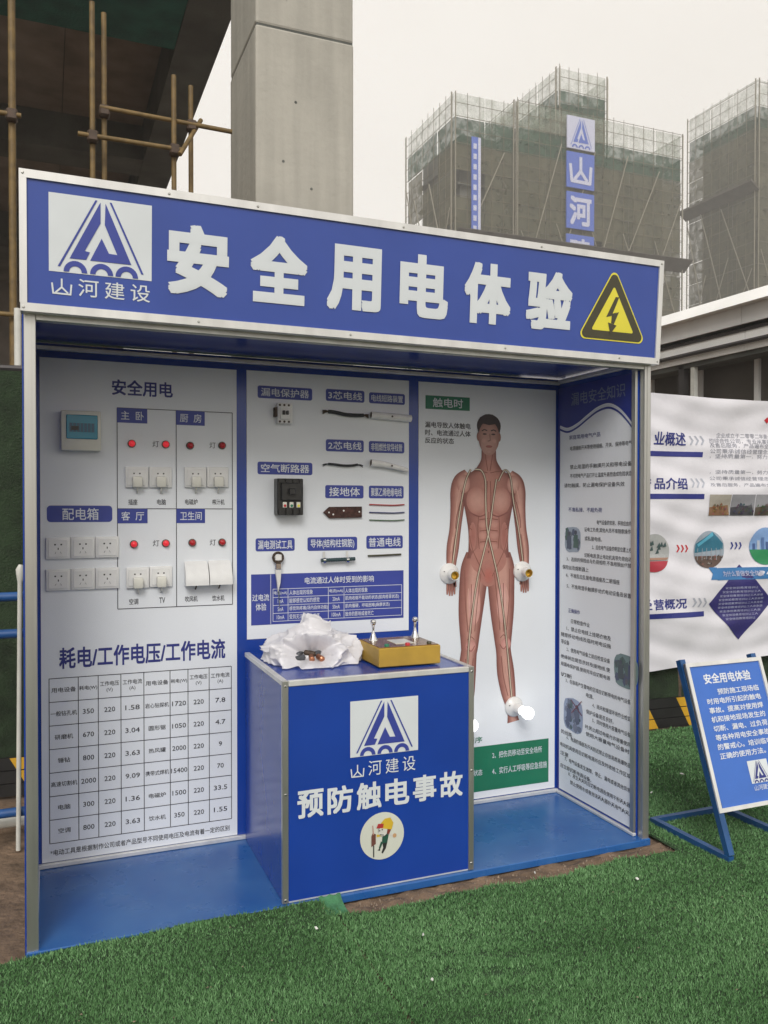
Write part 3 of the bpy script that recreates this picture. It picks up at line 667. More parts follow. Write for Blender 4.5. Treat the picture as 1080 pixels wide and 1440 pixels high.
paths = [[(1.962, 1.655), (1.935, 1.60), (1.912, 1.50), (1.888, 1.36), (1.868, 1.22), (1.862, 1.17)],
         [(2.115, 1.60), (2.15, 1.655), (2.182, 1.62), (2.20, 1.50), (2.23, 1.36), (2.252, 1.22), (2.256, 1.18)],
         [(1.985, 1.655), (2.02, 1.65), (2.042, 1.60), (2.044, 1.50), (2.052, 1.37), (2.085, 1.24), (2.115, 1.12), (2.145, .95), (2.17, .75), (2.185, .60), (2.195, .52)],
         [(2.103, 1.61), (2.085, 1.50), (2.065, 1.37), (2.03, 1.24), (1.998, 1.12), (1.97, .95), (1.952, .80), (1.945, .65), (1.94, .5)]]
for k, pt in enumerate(paths):
    sp = spline(pt, 6)
    q1, q2 = MB(), MB(); pline(q1, sp, .0105, P_back, .0060+k*.0003); pline(q2, sp, .0055, P_back, .0064+k*.0003)
    if k == 0: mg, mt = mat('groove_dark', (.06, .03, .022), .5), mat('path_cream', (.6, .5, .38), .35, metal=.1)
    g_ = ob('current_path_groove', q1, mg, p3, True); ob('current_path_tube', q2, mt, p3, True)

# ---- side poster
q = MB(); q.add([P_side(u, v, .002) for u, v in ((.022, .055), (.585, .055), (.585, 2.07), (.022, 2.07))], [(0, 1, 2, 3)])
sp_ = ob('poster', q, M['print'], booth, True)
hd, wt, blk, gl, ink = MB(), MB(), MB(), MB(), MB()
wave = spline([(.022, 1.885), (.09, 1.868), (.17, 1.885), (.25, 1.918), (.33, 1.947), (.41, 1.955), (.48, 1.93), (.54, 1.885), (.585, 1.84)], 6)
for a, c in zip(wave, wave[1:]): poly(hd, [a, c, (c[0], 2.07), (a[0], 2.07)], P_side, .0032); poly(gl, [(a[0], a[1]-.014), (c[0], c[1]-.014), (c[0], c[1]-.005), (a[0], a[1]-.005)], P_side, .0032); poly(hd, [(a[0], a[1]-.026), (c[0], c[1]-.026), (c[0], c[1]-.016), (a[0], a[1]-.016)], P_side, .0030)
rect(hd, .004, .05, .021, 2.07, P_side, .0022)
text(wt, '漏电安全知识', (.12, 1.972, .53, 2.035), P_side, .008, .0045)
from_px = None
def sx(px, py):
    d = fw+r2*((px-540)/FPX)-u2*((py-720)/FPX); t = (XS-CAM.x)/d.x; p = CAM+d*t; return D-p.y, p.z+K*(XS-1.25)
def zl(ox, oy, sc, x0, x1, y): a = sx(ox+x0/sc, oy+y/sc); c = sx(ox+x1/sc, oy+y/sc); return a[0], c[0], a[1]
L1 = [(90, 275, 405, '家庭常用电气产品', 'ink'), (95, 540, 470, '电源插座开关等使用插座、开关、保持等电气', 'blk'), (95, 475, 580, '禁止用湿的手触摸开关和带电设备', 'blk'), (95, 530, 633, '不可把电气产品打开让温度升高而造成危险状态', 'blk'), (60, 420, 690, '请勿触摸，防止漏电保护设备失效', 'blk'),
      (85, 285, 832, '不准私接、不超负荷', 'ink'), (255, 525, 908, '电气设备的安装、移除应由持', 'blk'), (180, 510, 950, '证电工负责,其他人员不准随意操作,', 'blk'), (182, 285, 1003, '或私接电线。', 'blk'),
      (225, 525, 1055, '2、应在电气设备的明显位置上方', 'blk'), (180, 490, 1103, '切断电源,禁止电动机具带负荷启动', 'blk'), (75, 525, 1125, '3、选择的保险丝与负荷相符,不准用铜丝代替', 'blk'), (50, 205, 1172, '保险丝及熔断器上', 'blk'), (70, 390, 1220, '4、不准乱拉乱接电源插座及二眼插座', 'blk'), (75, 490, 1285, '5、不准用湿手触摸移动式电动设备及装置', 'blk')]
L2 = [(120, 185, 72, '正确操作', 'ink'), (135, 240, 133, '日常检查作业', 'blk'), (110, 360, 172, '1、禁止在电线上挂晒衣物及', 'blk'), (80, 360, 205, '随意移动电线及临时用电设施', 'blk'), (80, 125, 245, '等设备', 'blk'),
      (110, 355, 290, '2、使用电气设备之前应检查设备', 'blk'), (78, 355, 328, '绝缘状态是否良好及接地线,使', 'blk'), (78, 355, 370, '用漏电保护器,使用完毕应切断电源', 'blk'), (78, 140, 428, '切断', 'blk'),
      (105, 520, 465, '3、在容易产生雷电的区域应切断带电的电气设备', 'blk'), (220, 262, 548, '电源。', 'blk'), (255, 520, 605, '4、雨天和潮湿环境作业检查', 'blk'), (220, 375, 640, '保护设备是否良好。', 'blk'), (255, 520, 690, '5、同时使用大容量电气设备', 'blk'), (215, 520, 725, '时,防止超过电缆允许容量使用', 'blk'), (218, 520, 765, '使用大容量电气设备时,', 'blk'),
      (80, 140, 750, '的线路', 'blk'), (110, 515, 785, '6、电源的插座及开关附近禁止存放易燃易爆物品', 'blk'), (75, 515, 822, '电动机具使用后切断电源并应及时收拾工作区域', 'blk'), (75, 120, 868, '注意', 'blk'), (100, 515, 905, '7、电气设备发生故障、停止、漏电或者其他异常', 'blk'), (75, 250, 940, '应立即切断电源设备。', 'blk'), (120, 480, 990, '8、发生火灾时应切断电源及使用干粉灭火器', 'blk'), (130, 490, 1038, '禁止使用水或者泡沫灭火器扑灭电气火灾。', 'blk')]
for (ox, oy, sc_, LL) in ((780, 520, 4.233, L1), (770, 840, 4.0, L2)):
    for x0, x1, y, s, kk in LL:
        a, c, v = zl(ox, oy, sc_, x0, x1, y); a = max(a, .035); c = min(c, .575)
        text(ink if kk == 'ink' else blk, s, (a, v-.011, c, v+.011), P_side, .006, .0034, 1)
lay(sp_, [('header_wave', 'bluedk', hd), ('header_wave', 'wtext', gl), ('lettering', 'gtext', wt), ('lettering', 'black', blk), ('lettering', 'ink', ink)], P_side)
# three small printed pictures on the side poster
def side_pic(u0, v0, u1, v1, seed, pal):
    rr = random.Random(seed); q = MB(); cc = []
    sg_ = lambda t: math.copysign(abs(t)**.6, t)
    pts = [(u0+(u1-u0)*(.5+.49*sg_(math.cos(a))*rr.uniform(.94, 1.03)), v0+(v1-v0)*(.5+.49*sg_(math.sin(a))*rr.uniform(.94, 1.03))) for a in np.linspace(0, 2*math.pi, 25)[:-1]]
    poly(q, pts, P_side, .0034); cc += [tuple(min(.6, v_*2.2+.08) for v_ in pal[0])]*24
    for k in range(26):
        x = rr.uniform(u0+.1*(u1-u0), u1-.15*(u1-u0)); y = rr.uniform(v0+.1*(v1-v0), v1-.15*(v1-v0)); s = rr.uniform(.05, .17)*(u1-u0)
        pp = [(x+s*math.cos(t+k)*rr.uniform(.5, 1), y+s*1.2*math.sin(t+k)*rr.uniform(.5, 1)) for t in (0, 1.2, 2.5, 3.8, 5)]
        poly(q, pp, P_side, .0036+.00004*k); cc += [rr.choice(pal)]*5
    for k in (0, 1):
        hx = u0+(u1-u0)*(.3+.4*k); hy = v0+(v1-v0)*(.72+.06*k)
        disc(q, hx, hy, .011, P_side, .0052, 10); cc += [(.02, .02, .04)]*10
        poly(q, [(hx-.016, hy-.012), (hx+.016, hy-.012), (hx+.02, hy-.075), (hx-.02, hy-.075)], P_side, .0051); cc += [pal[1+k]]*4
    cc = [tuple(.78*v_+.22*g_ for v_, g_ in zip(c_, (.24, .27, .33))) for c_ in cc]
    o = ob('printed_picture', q, M['picture'], sp_, True); set_ink(o, cc)
a, c, v = zl(780, 520, 4.233, 62, 160, 1085); t_ = zl(780, 520, 4.233, 62, 160, 930)
side_pic(a, v, c, t_[2], 3, [(.12, .15, .19), (.03, .05, .1), (.02, .09, .05), (.05, .07, .14), (.1, .12, .16)])
a, c, v = zl(770, 840, 4, 375, 515, 490); t_ = zl(770, 840, 4, 375, 515, 300)
side_pic(a, v, c, t_[2], 5, [(.02, .06, .055), (.01, .03, .03), (.02, .03, .1), (.03, .08, .05), (.06, .05, .06)])
a, c, v = zl(770, 840, 4, 90, 205, 735); t_ = zl(770, 840, 4, 90, 205, 545)
side_pic(a, v, c, t_[2], 8, [(.1, .13, .2), (.03, .05, .13), (.05, .07, .14), (.02, .07, .07), (.14, .16, .24)])
q = MB(); line(q, (a+.07, t_[2]-.01), (c-.01, t_[2]-.07), .005, P_side, .006); line(q, (c-.012, t_[2]-.0), (a+.075, t_[2]-.075), .005, P_side, .0062); ob('red_cross', q, mat('dark_red_ink', (.16, .03, .06), .5), sp_, True)

# ============================================================ COUNTER
CX0, CX1, CT = .857, 1.635, .843
counter = empty('display_counter', ((CX0+CX1)/2, .3, .03), 'blue counter with silver edge trim and a white emblem, standing inside the booth', 'counter')
ob('cabinet', MB().box(CX0, CX1, .001, D-.024, .0312, CT-.004, .002), M['blue'], counter, True)
for a in ((CX0-.003, CX0+.020, -.004, .014, .0312, CT+.001), (CX1-.020, CX1+.003, -.004, .014, .0312, CT+.001)): ob('edge_trim', MB().box(*a, .002), M['alud'], counter, True)
ob('edge_trim', MB().box(CX0+.0205, CX1-.0205, -.004, .014, CT-.020, CT+.001, .002), M['alu'], counter, True)
for a in ((CX0-.003, CX0+.020, .0142, D-.025, CT-.018, CT+.001), (CX1-.020, CX1+.003, .0142, D-.025, CT-.018, CT+.001)): ob('edge_trim', MB().box(*a, .002), M['alu'], counter, True)
ob('edge_trim', MB().box(CX0+.021, CX1-.021, .0005, .004, .0315, .037), M['alu'], counter, True)
fr = ob('front_print', (lambda q: (rect(q, 1.1155, .537, 1.394, .748, P_front, .0016), q)[1])(MB()), M['vinyl'], counter, True)
q = MB(); logo(q, 1.1155, .537, 1.394, .748, P_front, .003); ob('emblem', q, M['tabblue'], fr, True)
for i, ch in enumerate('山河建设'):
    x = 1.117+i*.0705; q = MB(); (shan(q, (x, .461, x+.054, .508), P_front, .0025) if ch == '山' else text(q, ch, (x, .461, x+.054, .517), P_front, 0, .0025, 3)); ob('character', q, M['vinyl'], fr, True)
for i, ch in enumerate('预防触电事故'):
    x = .910+i*.1155; q = MB(); text(q, ch, (x, .335, x+.100, .437), P_front, .026, .0025, 3); ob('character', q, M['vinyl'], fr, True)
q = MB(); disc(q, 1.2445, .225, .090, P_front, .002); ds = ob('round_sticker', q, mat('sticker_white', (.6, .62, .54), .4, var=.04), counter, True)
# generic cartoon worker with a breaker drill
q = MB(); cc = []
def cp(pts, col, off=.003):
    poly(q, [(1.2445+a*.09, .225+c_*.09) for a, c_ in pts], P_front, off); cc.extend([col]*len(pts))
def cd_(x, y, r, col, off=.0034, ry=None):
    disc(q, 1.2445+x*.09, .225+y*.09, r*.09, P_front, off, 18, (ry or r)*.09); cc.extend([col]*18)
WH, BK, GN, BR, YL, RD, SKN = (.6, .6, .55), (.02, .02, .02), (.015, .08, .05), (.14, .05, .035), (.62, .42, .03), (.4, .03, .03), (.5, .3, .15)
cp([(.0, -.05), (.30, .05), (.22, -.35), (-.02, -.3)], GN); cp([(.0, -.3), (.22, -.32), (.16, -.55), (.02, -.75), (-.04, -.7), (.04, -.5)], BK, .0033)
cp([(.02, -.3), (-.1, -.55), (-.16, -.5), (-.06, -.22)], GN, .0032); cp([(-.1, -.5), (-.22, -.58), (-.1, -.62)], BK, .0034)
cp([(.25, .05), (.48, -.12), (.5, -.02), (.32, .14)], WH, .0036); cd_(.56, -.06, .09, SKN, .0038)
cp([(.02, .0), (-.25, -.02), (-.27, .08), (.04, .12)], YL, .0037)
cp([(-.5, -.4), (-.3, -.3), (-.3, .12), (-.44, .18), (-.5, .05)], BR, .0036); cp([(-.42, -.35), (-.37, -.35), (-.37, -.85), (-.42, -.85)], BK, .0038); cp([(-.46, .5), (-.42, .5), (-.38, .1), (-.43, .1)], (.45, .25, .2), .0038)
cd_(.06, .22, .25, BK, .0040); cd_(.03, .2, .21, WH, .0042); cd_(-.06, .12, .13, WH, .0044, .08); cd_(-.01, .27, .03, BK, .0048); cd_(-.13, .24, .03, BK, .0048)
cp([(-.14, .06), (.06, .02), (.06, .05), (-.12, .09)], BK, .0049)
cp([(-.16, .36), (.42, .22), (.5, .5), (.36, .74), (.1, .72), (-.06, .56)], YL, .0046); cp([(-.28, .36), (.02, .34), (.06, .52), (-.2, .54)], RD, .005)
cp([(.3, .02), (.42, .3), (.24, .34), (.2, .1)], (.2, .03, .02), .0045)
pic = ob('printed_worker', q, M['picture'], ds, True); set_ink(pic, cc)
q = MB()
for u, v in ((CX0+.008, .825), (CX0+.008, .43), (CX0+.008, .045), (CX1-.008, .825), (CX1-.008, .43), (CX1-.008, .06)):
    q.lathe([(0, .003), (.003, .0028), (.0048, .001), (.0048, -.001)], (u, -.0042, v), n=10)
ob('screw_heads', q, M['steel'], counter, True)

# ============================================================ THINGS ON THE COUNTER
CTZ = CT-.0005
def nz3(x, y, z, s):
    return (math.sin(x*s+1.3*math.sin(y*s*.9+1))+math.sin(y*s*1.13+1.7*math.sin(z*s+2))+math.sin(z*s*.93+1.1*math.sin(x*s*1.2)))/3
def bag():
    """crumpled sack: a low mound whose mouth gapes towards the viewer like a small cave, loose plastic gathered above it"""
    na, ne = 260, 90; cx, cy = 1.083, .365; mb = MB()
    ma, me_ = math.radians(250), math.radians(24)
    for i in range(na):
        a = 2*math.pi*i/na
        for k in range(ne+1):
            e = math.pi/2*k/ne; dx, dy, dz = math.cos(e)*math.cos(a), math.cos(e)*math.sin(a), math.sin(e)
            da = math.degrees((a-math.radians(80)+math.pi) % (2*math.pi)-math.pi)
            hh = .105+.085*math.exp(-((dx*.9-.04)/.42)**2)*math.exp(-((dy-.10)/.42)**2)
            rx, ry = .212, (.172 if dy < 0 else .185); p_ = 2.5
            R_ = (abs(dx/rx)**p_+abs(dy/ry)**p_+abs(dz/hh)**p_)**(-1/p_)
            R_ *= 1+.05*math.sin(3*a+1)*math.cos(e)+.03*math.sin(6*a+2)*math.cos(e)
            # mouth
            ua = ((a-ma+math.pi) % (2*math.pi)-math.pi)*math.cos(e)/math.radians(42); ue = (e-me_)/math.radians(24)
            d = math.sqrt(ua*ua+ue*ue)+.10*math.sin(a*9)+.06*math.sin(e*14+a*3); t = min(1, max(0, (1.06-d)/.22)); t = t*t*(3-2*t)
            rim = math.exp(-((d-1.14)/.16)**2)
            x, y, z = dx*R_, dy*R_, dz*R_
            w1 = 1-abs(nz3(x, y*1.1, z*1.5, 21)); w2 = 1-abs(nz3(x+3, y*1.2, z*1.7, 47)); w3 = 1-abs(nz3(x-2, y, z, 105))
            g = (w1**4-.42)*.17+(w2**4-.42)*.06+(w3**2-.5)*.012
            pleat = .035*math.sin(d*3+math.atan2(ue, ua)*11)*math.exp(-((d-1.25)/.35)**2)
            R2 = R_*(1+(g+pleat)*(1-t)+.10*rim)*(1-.66*t)+t*g*.01
            mb.v.append((cx+dx*R2, min(cy+dy*R2, .60), CTZ+max(.001, dz*R2+(.012*t if dz*R2 < .03 else 0))))
    m_ = ne+1
    for i in range(na):
        for k in range(ne): j_ = (i+1) % na; mb.f.append((i*m_+k, j_*m_+k, j_*m_+k+1, i*m_+k+1))
    m = mat('thin_white_plastic', (.86, .85, .87), .32, var=.03, vscale=12, bump=.18, bscale=60)
    n_ = m.node_tree.nodes; l = m.node_tree.links; bs = n_['Principled BSDF']; tr = n_.new('ShaderNodeBsdfTranslucent'); tr.inputs[0].default_value = (.75, .73, .76, 1)
    mxs = n_.new('ShaderNodeMixShader'); mxs.inputs[0].default_value = .22; l.new(bs.outputs[0], mxs.inputs[1]); l.new(tr.outputs[0], mxs.inputs[2]); l.new(mxs.outputs[0], n_['Material Output'].inputs[0])
    tag(ob('plastic_bag', mb, m, None, True, smooth=True, origin=(cx, cy, CTZ)), 'crumpled white plastic bag gaping open on the counter top', 'plastic bag')
bag()
for x, y, z, a, k, lb in [(1.005, .290, .024, .2, 0, 'dark grey battery at the left in the white bag'), (1.015, .325, .034, .9, 0, 'dark grey battery at the back left in the white bag'), (1.050, .275, .024, 1.35, 1, 'copper-coloured battery near the middle of the bag mouth'), (1.085, .270, .024, 1.7, 1, 'copper-coloured battery at the right of the bag mouth'), (1.055, .315, .036, 2.6, 2, 'brown battery behind the copper ones in the bag'), (1.095, .315, .036, .4, 0, 'black battery at the back right in the bag')]:
    q = MB(); d = Vector((math.cos(a), math.sin(a), .12)); c0 = Vector((x, y, CTZ+z)); q.tube([c0-d*.024, c0-d*.019, c0+d*.019, c0+d*.024], [.006, .0115, .0115, .006], 12)
    tag(ob('battery', fixn(q), [M['dkgrey'], M['copper'], M['coupler']][k], None, True, smooth=True), lb, 'battery', 'batteries in the plastic bag')
bx = empty('control_box', (1.4, .21, skz(1.4, CT)), 'ochre test box with two silver ball-topped rods on the blue counter', 'test box')
bz0, bz1 = CT+.0015, CT+.076
ob('case', MB().box(1.272, 1.540, .10, .335, bz0, bz1, .003), M['boxy'], bx, True)
lidp = ob('lid', MB().box(1.278, 1.534, .106, .329, bz1+.0003, bz1+.003, .001), M['boxtop'], bx, True)
ob('name_plate', MB().box(1.37, 1.45, .16, .26, bz1+.0032, bz1+.005), M['plasticy'], bx, True)
for x, mk in ((1.315, 'green'), (1.405, 'redink'), (1.500, 'brownblk')):
    ob('button', MB().lathe([(.0, .010), (.008, .010), (.010, .007), (.010, 0)], (x, .125, bz1+.003), (0, 0, 1), 14), M[mk], bx, True, smooth=True)
for x, y in ((1.316, .275), (1.512, .290)):
    q = MB().lathe([(.018, 0), (.017, .006), (.011, .018), (.006, .035), (.0045, .046), (.006, .056), (.007, .060), (.005, .063), (.010, .067), (.0125, .076), (.010, .084), (.0, .088)], (x, y, bz1+.003), (0, 0, 1), 20)
    ob('ball_rod', q, M['steel'], bx, True, smooth=True)

# ============================================================ DEVICES ON THE BACK WALL
YB = D-.0024
def place(o, x, z, label, group):
    o.location = (x, YB, skz(x, z)); o['label'] = label; o['group'] = group
# ---- five-hole sockets
def make_socket(kind):
    root = empty('wall_socket', (0, 0, 0), 'x', 'wall socket'); w2, h2 = .0455, .043
    m = M['plastic']
    ob('face_plate', MB().box(-w2, w2, -.012, 0, -h2, h2, .003, 2), m, root, smooth=True)
    ob('insert', MB().box(-.036, .036, -.0138, -.0115, -.034, .034, .001), m, root)
    q = MB()
    q.box(-.0145, -.0085, -.0146, -.0138, .012, .0175); q.box(.0085, .0145, -.0146, -.0138, .012, .0175)
    if kind == 'plain':
        q.box(-.0018, .0018, -.0146, -.0138, -.006, .002)
        for s in (-1, 1): q.beam((s*.012, -.0142, -.022), (s*.008, -.0142, -.014), .0036, .001)
    ob('slots', q, M['hole'], root)
    if kind == 'plug':
        q = MB().box(-.020, .020, -.044, -.0142, -.043, .003, .007, 2); pl_ = ob('plug', q, M['plasticy'], root, smooth=True)
        q = MB().tube([(0, -.030, -.042), (0, -.028, -.050), (0, -.022, -.056), (0.002, -.008, -.064), (.002, .001, -.066)], .0032, 8); ob('cable', q, M['plasticy'], pl_, smooth=True)
    return root
def make_splash():
    root = empty('splash_box', (0, 0, 0), 'x', 'wall socket')
    ob('back_plate', MB().box(-.046, .046, -.010, 0, -.060, .043, .003), M['plastic'], root)
    q = MB(); n = 14
    for i in range(n+1):
        t = i/n; y = -.0105-.05*math.sin(math.pi*min(1, t*1.15)*.5)**.8 if t < .87 else -.0605+.0*(t); z = .040-.096*t
        for s in (-.0475, .0475): q.v.append((s, y, z))
    for i in range(n): q.f.append((2*i, 2*i+1, 2*i+3, 2*i+2))
    k = len(q.v)
    for s in (0, 1): q.f.append(tuple([2*i+s for i in range(n+1)][::(1 if s else -1)])+((k+s),)); 
    q.v += [(-.0475, -.0102, -.056), (.0475, -.0102, -.056)]; q.f.append((2*n, 2*n+1, k+1, k))
    ob('splash_cover', q, M['plastic'], root, smooth=True)
    ob('cable', MB().tube([(0, -.03, -.05), (0, -.022, -.064), (0, -.006, -.074), (0, .001, -.076)], .003, 8), M['coupler'], root, smooth=True)
    return root
s0 = make_socket('plain'); s1 = make_socket('plug'); s2 = make_splash()
fst = True
for r_, (zz, rn) in enumerate(((1.304, 'upper'), (1.178, 'lower'))):
    for c_, cn_ in enumerate(('left', 'middle', 'right')):
        o = s0 if fst else copy_tree(s0); fst = False
        place(o, .109+c_*.0925, zz+.001*c_, f'white five-hole wall socket, {cn_} one in the {rn} row of three', 'five-hole sockets in two rows')
fst = True
for x, z, lb in [(.411, 1.592, 'left plugged socket in the upper left square of the wiring grid'), (.506, 1.593, 'right plugged socket in the upper left square of the wiring grid'), (.649, 1.595, 'left plugged socket in the upper right square of the wiring grid'), (.743, 1.597, 'right plugged socket in the upper right square of the wiring grid'), (.413, 1.178, 'left plugged socket in the lower left square of the wiring grid'), (.506, 1.180, 'plugged socket right above the printed letters TV')]:
    o = s1 if fst else copy_tree(s1); fst = False; place(o, x, z, lb, 'wall sockets with plugs')
place(s2, .649, 1.198, 'left white splash-proof socket cover in the bathroom square of the wiring grid', 'splash-proof socket covers')
place(copy_tree(s2), .748, 1.199, 'right white splash-proof socket cover in the bathroom square of the wiring grid', 'splash-proof socket covers')
# ---- pilot lamps
def make_lamp(mk):
    root = empty('pilot_lamp', (0, 0, 0), 'x', 'indicator lamp')
    ob('bezel', MB().lathe([(.0165, 0), (.0165, .005), (.0145, .008), (.0125, .0085)], (0, 0, 0), n=24), M['brownblk'], root, smooth=True)
    ob('lens', MB().lathe([(.0128, .006), (.0128, .013), (.010, .0175), (.006, .020), (0, .0208)], (0, 0, 0), n=24), M[mk], root, smooth=True); return root
l0 = make_lamp('redlit'); l1 = make_lamp('red')
rooms = {'A': ('master bedroom square (upper left)', 'redlit'), 'B': ('kitchen square (upper right)', 'red'), 'C': ('living room square (lower left)', 'redlit'), 'D': ('bathroom square (lower right)', 'red')}
f0 = f1 = True
for k, x, z, sd_ in [('A', .392, 1.729, 'left'), ('A', .528, 1.73, 'right'), ('B', .628, 1.728, 'left'), ('B', .763, 1.733, 'right'), ('C', .399, 1.316, 'left'), ('C', .527, 1.318, 'right'), ('D', .636, 1.319, 'left'), ('D', .762, 1.319, 'right')]:
    if rooms[k][1] == 'redlit': o = l0 if f0 else copy_tree(l0); f0 = False; st = 'glowing'
    else: o = l1 if f1 else copy_tree(l1); f1 = False; st = 'unlit dark'
    place(o, x, z, f'{st} red pilot lamp, {sd_} of the two in the {rooms[k][0]}', 'red pilot lamps')
# ---- distribution box
r = empty('distribution_box', (.195, YB, skz(.195, 1.77)), 'white distribution box with a teal see-through window, upper left of the wiring poster', 'fuse box')
ob('housing', MB().box(.120, .270, YB-.055, YB, 1.692, 1.850, .006, 2), M['plasticy'], r, True, smooth=True)
ob('window', MB().box(.140, .257, YB-.060, YB-.0553, 1.738, 1.833, .003, 1), M['teal'], r, True)
q = MB()
for k in range(7): q.box(.152+k*.0135, .163+k*.0135, YB-.0615, YB-.0602, 1.765, 1.80)
ob('breaker_row', q, mat('dim_breakers', (.01, .09, .16), .3), r, True)
ob('switch', MB().box(.158, .186, YB-.063, YB-.0617, 1.772, 1.788), M['blackp'], r, True)
# ---- residual current breaker
x0 = 1.032
r = empty('leakage_breaker', (x0, YB, skz(x0, 1.88)), 'small white leakage breaker with black twin switch under the top left blue tab', 'circuit breaker')
ob('body', MB().box(.999, 1.066, YB-.035, YB, 1.835, 1.925, .003), M['plastic'], r, True)
ob('rail_clip', MB().box(.988, .9985, YB-.03, YB, 1.865, 1.905), M['coupler'], r, True)
ob('toggle_block', MB().box(1.008, 1.048, YB-.046, YB-.0352, 1.852, 1.905, .002), M['plastic'], r, True)
for x in (1.016, 1.032): ob('toggle', MB().box(x, x+.011, YB-.058, YB-.0462, 1.872, 1.89, .002), M['blackp'], r, True)
q = MB()
for x in (1.008, 1.028, 1.048): q.lathe([(0, .002), (.005, .002), (.005, 0)], (x, YB-.0352, 1.915), n=10); q.lathe([(0, .002), (.005, .002), (.005, 0)], (x, YB-.0352, 1.843), n=10)
ob('terminals', q, M['coupler'], r, True)
# ---- moulded-case breaker
x0 = 1.048
r = empty('circuit_breaker', (x0, YB, skz(x0, 1.515)), 'large black moulded circuit breaker with coloured terminals on the middle poster', 'circuit breaker')
ob('body', MB().box(.990, 1.106, YB-.06, YB, 1.436, 1.595, .003), M['blackp'], r, True)
ob('raised_block', MB().box(1.004, 1.094, YB-.078, YB-.0602, 1.50, 1.575, .003), M['blackp'], r, True)
ob('handle', MB().box(1.034, 1.064, YB-.095, YB-.0782, 1.525, 1.552, .003), M['blackp'], r, True)
q = MB()
for k in range(4): q = MB(); q.box(.996+k*.031, 1.006+k*.031, YB-.072, YB-.0602, 1.437, 1.462); ob('phase_rib', q, M['blackp'], r, True)
for k in range(4): q = MB(); q.box(.996+k*.031, 1.006+k*.031, YB-.070, YB-.0602, 1.578, 1.594); ob('phase_rib', q, M['blackp'], r, True)
for x, mk in ((1.022, 'redlit'), (1.052, 'yellow'), (1.083, 'plasticy')):
    col = {'redlit': 'plasticy', 'yellow': 'plasticy', 'plasticy': 'plasticy'}[mk]
    ob('terminal', MB().box(x-.009, x+.009, YB-.066, YB-.0602, 1.468, 1.493, .002), M[col], r, True)
    ob('phase_dot', MB().lathe([(0, .002), (.006, .002), (.006, 0)], (x, YB-.0662, 1.477), n=10), M[{'redlit': 'redink', 'yellow': 'green', 'plasticy': 'yellow'}[mk]], r, True)
# ---- cable samples
def cable(pts, rad, mk, label, ends='copper', group='cable samples on the middle poster', frays=3):
    p0 = Vector(pts[0]); r = empty('cable_sample', (pts[0][0], pts[0][1], skz(pts[0][0], pts[0][2])), label, 'cable', group)
    ob('sheath', MB().tube(spline(pts, 5), rad, 10), M[mk], r, True, smooth=True)
    for e, nx_ in ((pts[0], -1), (pts[-1], 1)):
        for k in range(frays):
            q = MB().tube([e, (e[0]+nx_*.012, e[1]-.001, e[2]+(k-1)*.003), (e[0]+nx_*.026, e[1]+.001, e[2]+(k-1)*.007-.004)], rad*.36, 6); ob('wire_core', q, M[ends], r, True)
    return r
y = YB-.008
cable([(1.238, y, 1.900), (1.27, y-.004, 1.897), (1.32, y-.006, 1.889), (1.37, y-.006, 1.888), (1.405, y-.003, 1.89)], .0085, 'rubber', 'thick black three-core cable piece with bare ends, topmost cable on the middle poster', 'coupler')
cable([(1.238, y, 1.665), (1.27, y-.003, 1.663), (1.31, y-.004, 1.659), (1.35, y-.003, 1.66), (1.378, y, 1.665)], .0055, 'rubber', 'thin black two-core cable piece with split ends on the middle poster', 'rubber', frays=2)
for z, mk, lb in ((1.4835, 'wire_r', 'thin red wire, topmost of the three short wires on the middle poster'), (1.4475, 'wire_b', 'thin dark blue wire, middle one of the three short wires'), (1.4125, 'wire_g', 'thin green wire, lowest of the three short wires')):
    q = MB().tube(spline([(1.437, YB-.005, z), (1.50, YB-.006, z-.002), (1.56, YB-.006, z-.003), (1.612, YB-.005, z)], 4), .0028, 8)
    tag(ob('short_wire', q, M[mk], None, True, smooth=True), lb, 'wire', 'short wires on the middle poster')
q = MB().tube([(1.43, YB-.006, 1.248), (1.51, YB-.007, 1.2495), (1.595, YB-.006, 1.252)], .0042, 8)
tag(ob('short_wire', q, M['brownblk'], None, True, smooth=True), 'dark brown wire under the lowest right tab of the middle poster', 'wire')
# ---- conduits
for pts, lb in (([(1.437, YB-.021, 1.892), (1.637, YB-.021, 1.884)], 'straight white plastic conduit piece, upper one at the right of the middle poster'), ([(1.437, YB-.021, 1.674), (1.50, YB-.021, 1.668), (1.57, YB-.021, 1.655), (1.622, YB-.021, 1.643)], 'drooping white corrugated conduit piece, lower one at the right of the middle poster')):
    q = MB(); sp2 = spline(pts, 24 if len(pts) > 2 else 2)
    rad = .0165
    rs = [rad*(1-.45*(i/(len(sp2)-1)) + (.0 if len(pts) < 3 else .05*(i % 2))) if len(pts) > 2 else rad for i in range(len(sp2))]
    q.tube(sp2, rs, 16, cap=False); r = empty('conduit', (pts[0][0], YB, skz(pts[0][0], pts[0][2])), lb, 'conduit', 'white conduit samples')
    ob('pipe', q, M['porcelain'], r, True, smooth=True); ob('pipe_mouth', MB().tube([(pts[0][0]+.003, YB-.021, pts[0][2]), (pts[0][0]+.008, YB-.021, pts[0][2])], .0145, 14), M['coupler'], r, True)
    mid = sp2[len(sp2)//2]; ob('screw', MB().lathe([(0, .003), (.0045, .002), (.0045, 0)], (mid[0], YB-.0375, mid[2]), n=10), M['coupler'], r, True)
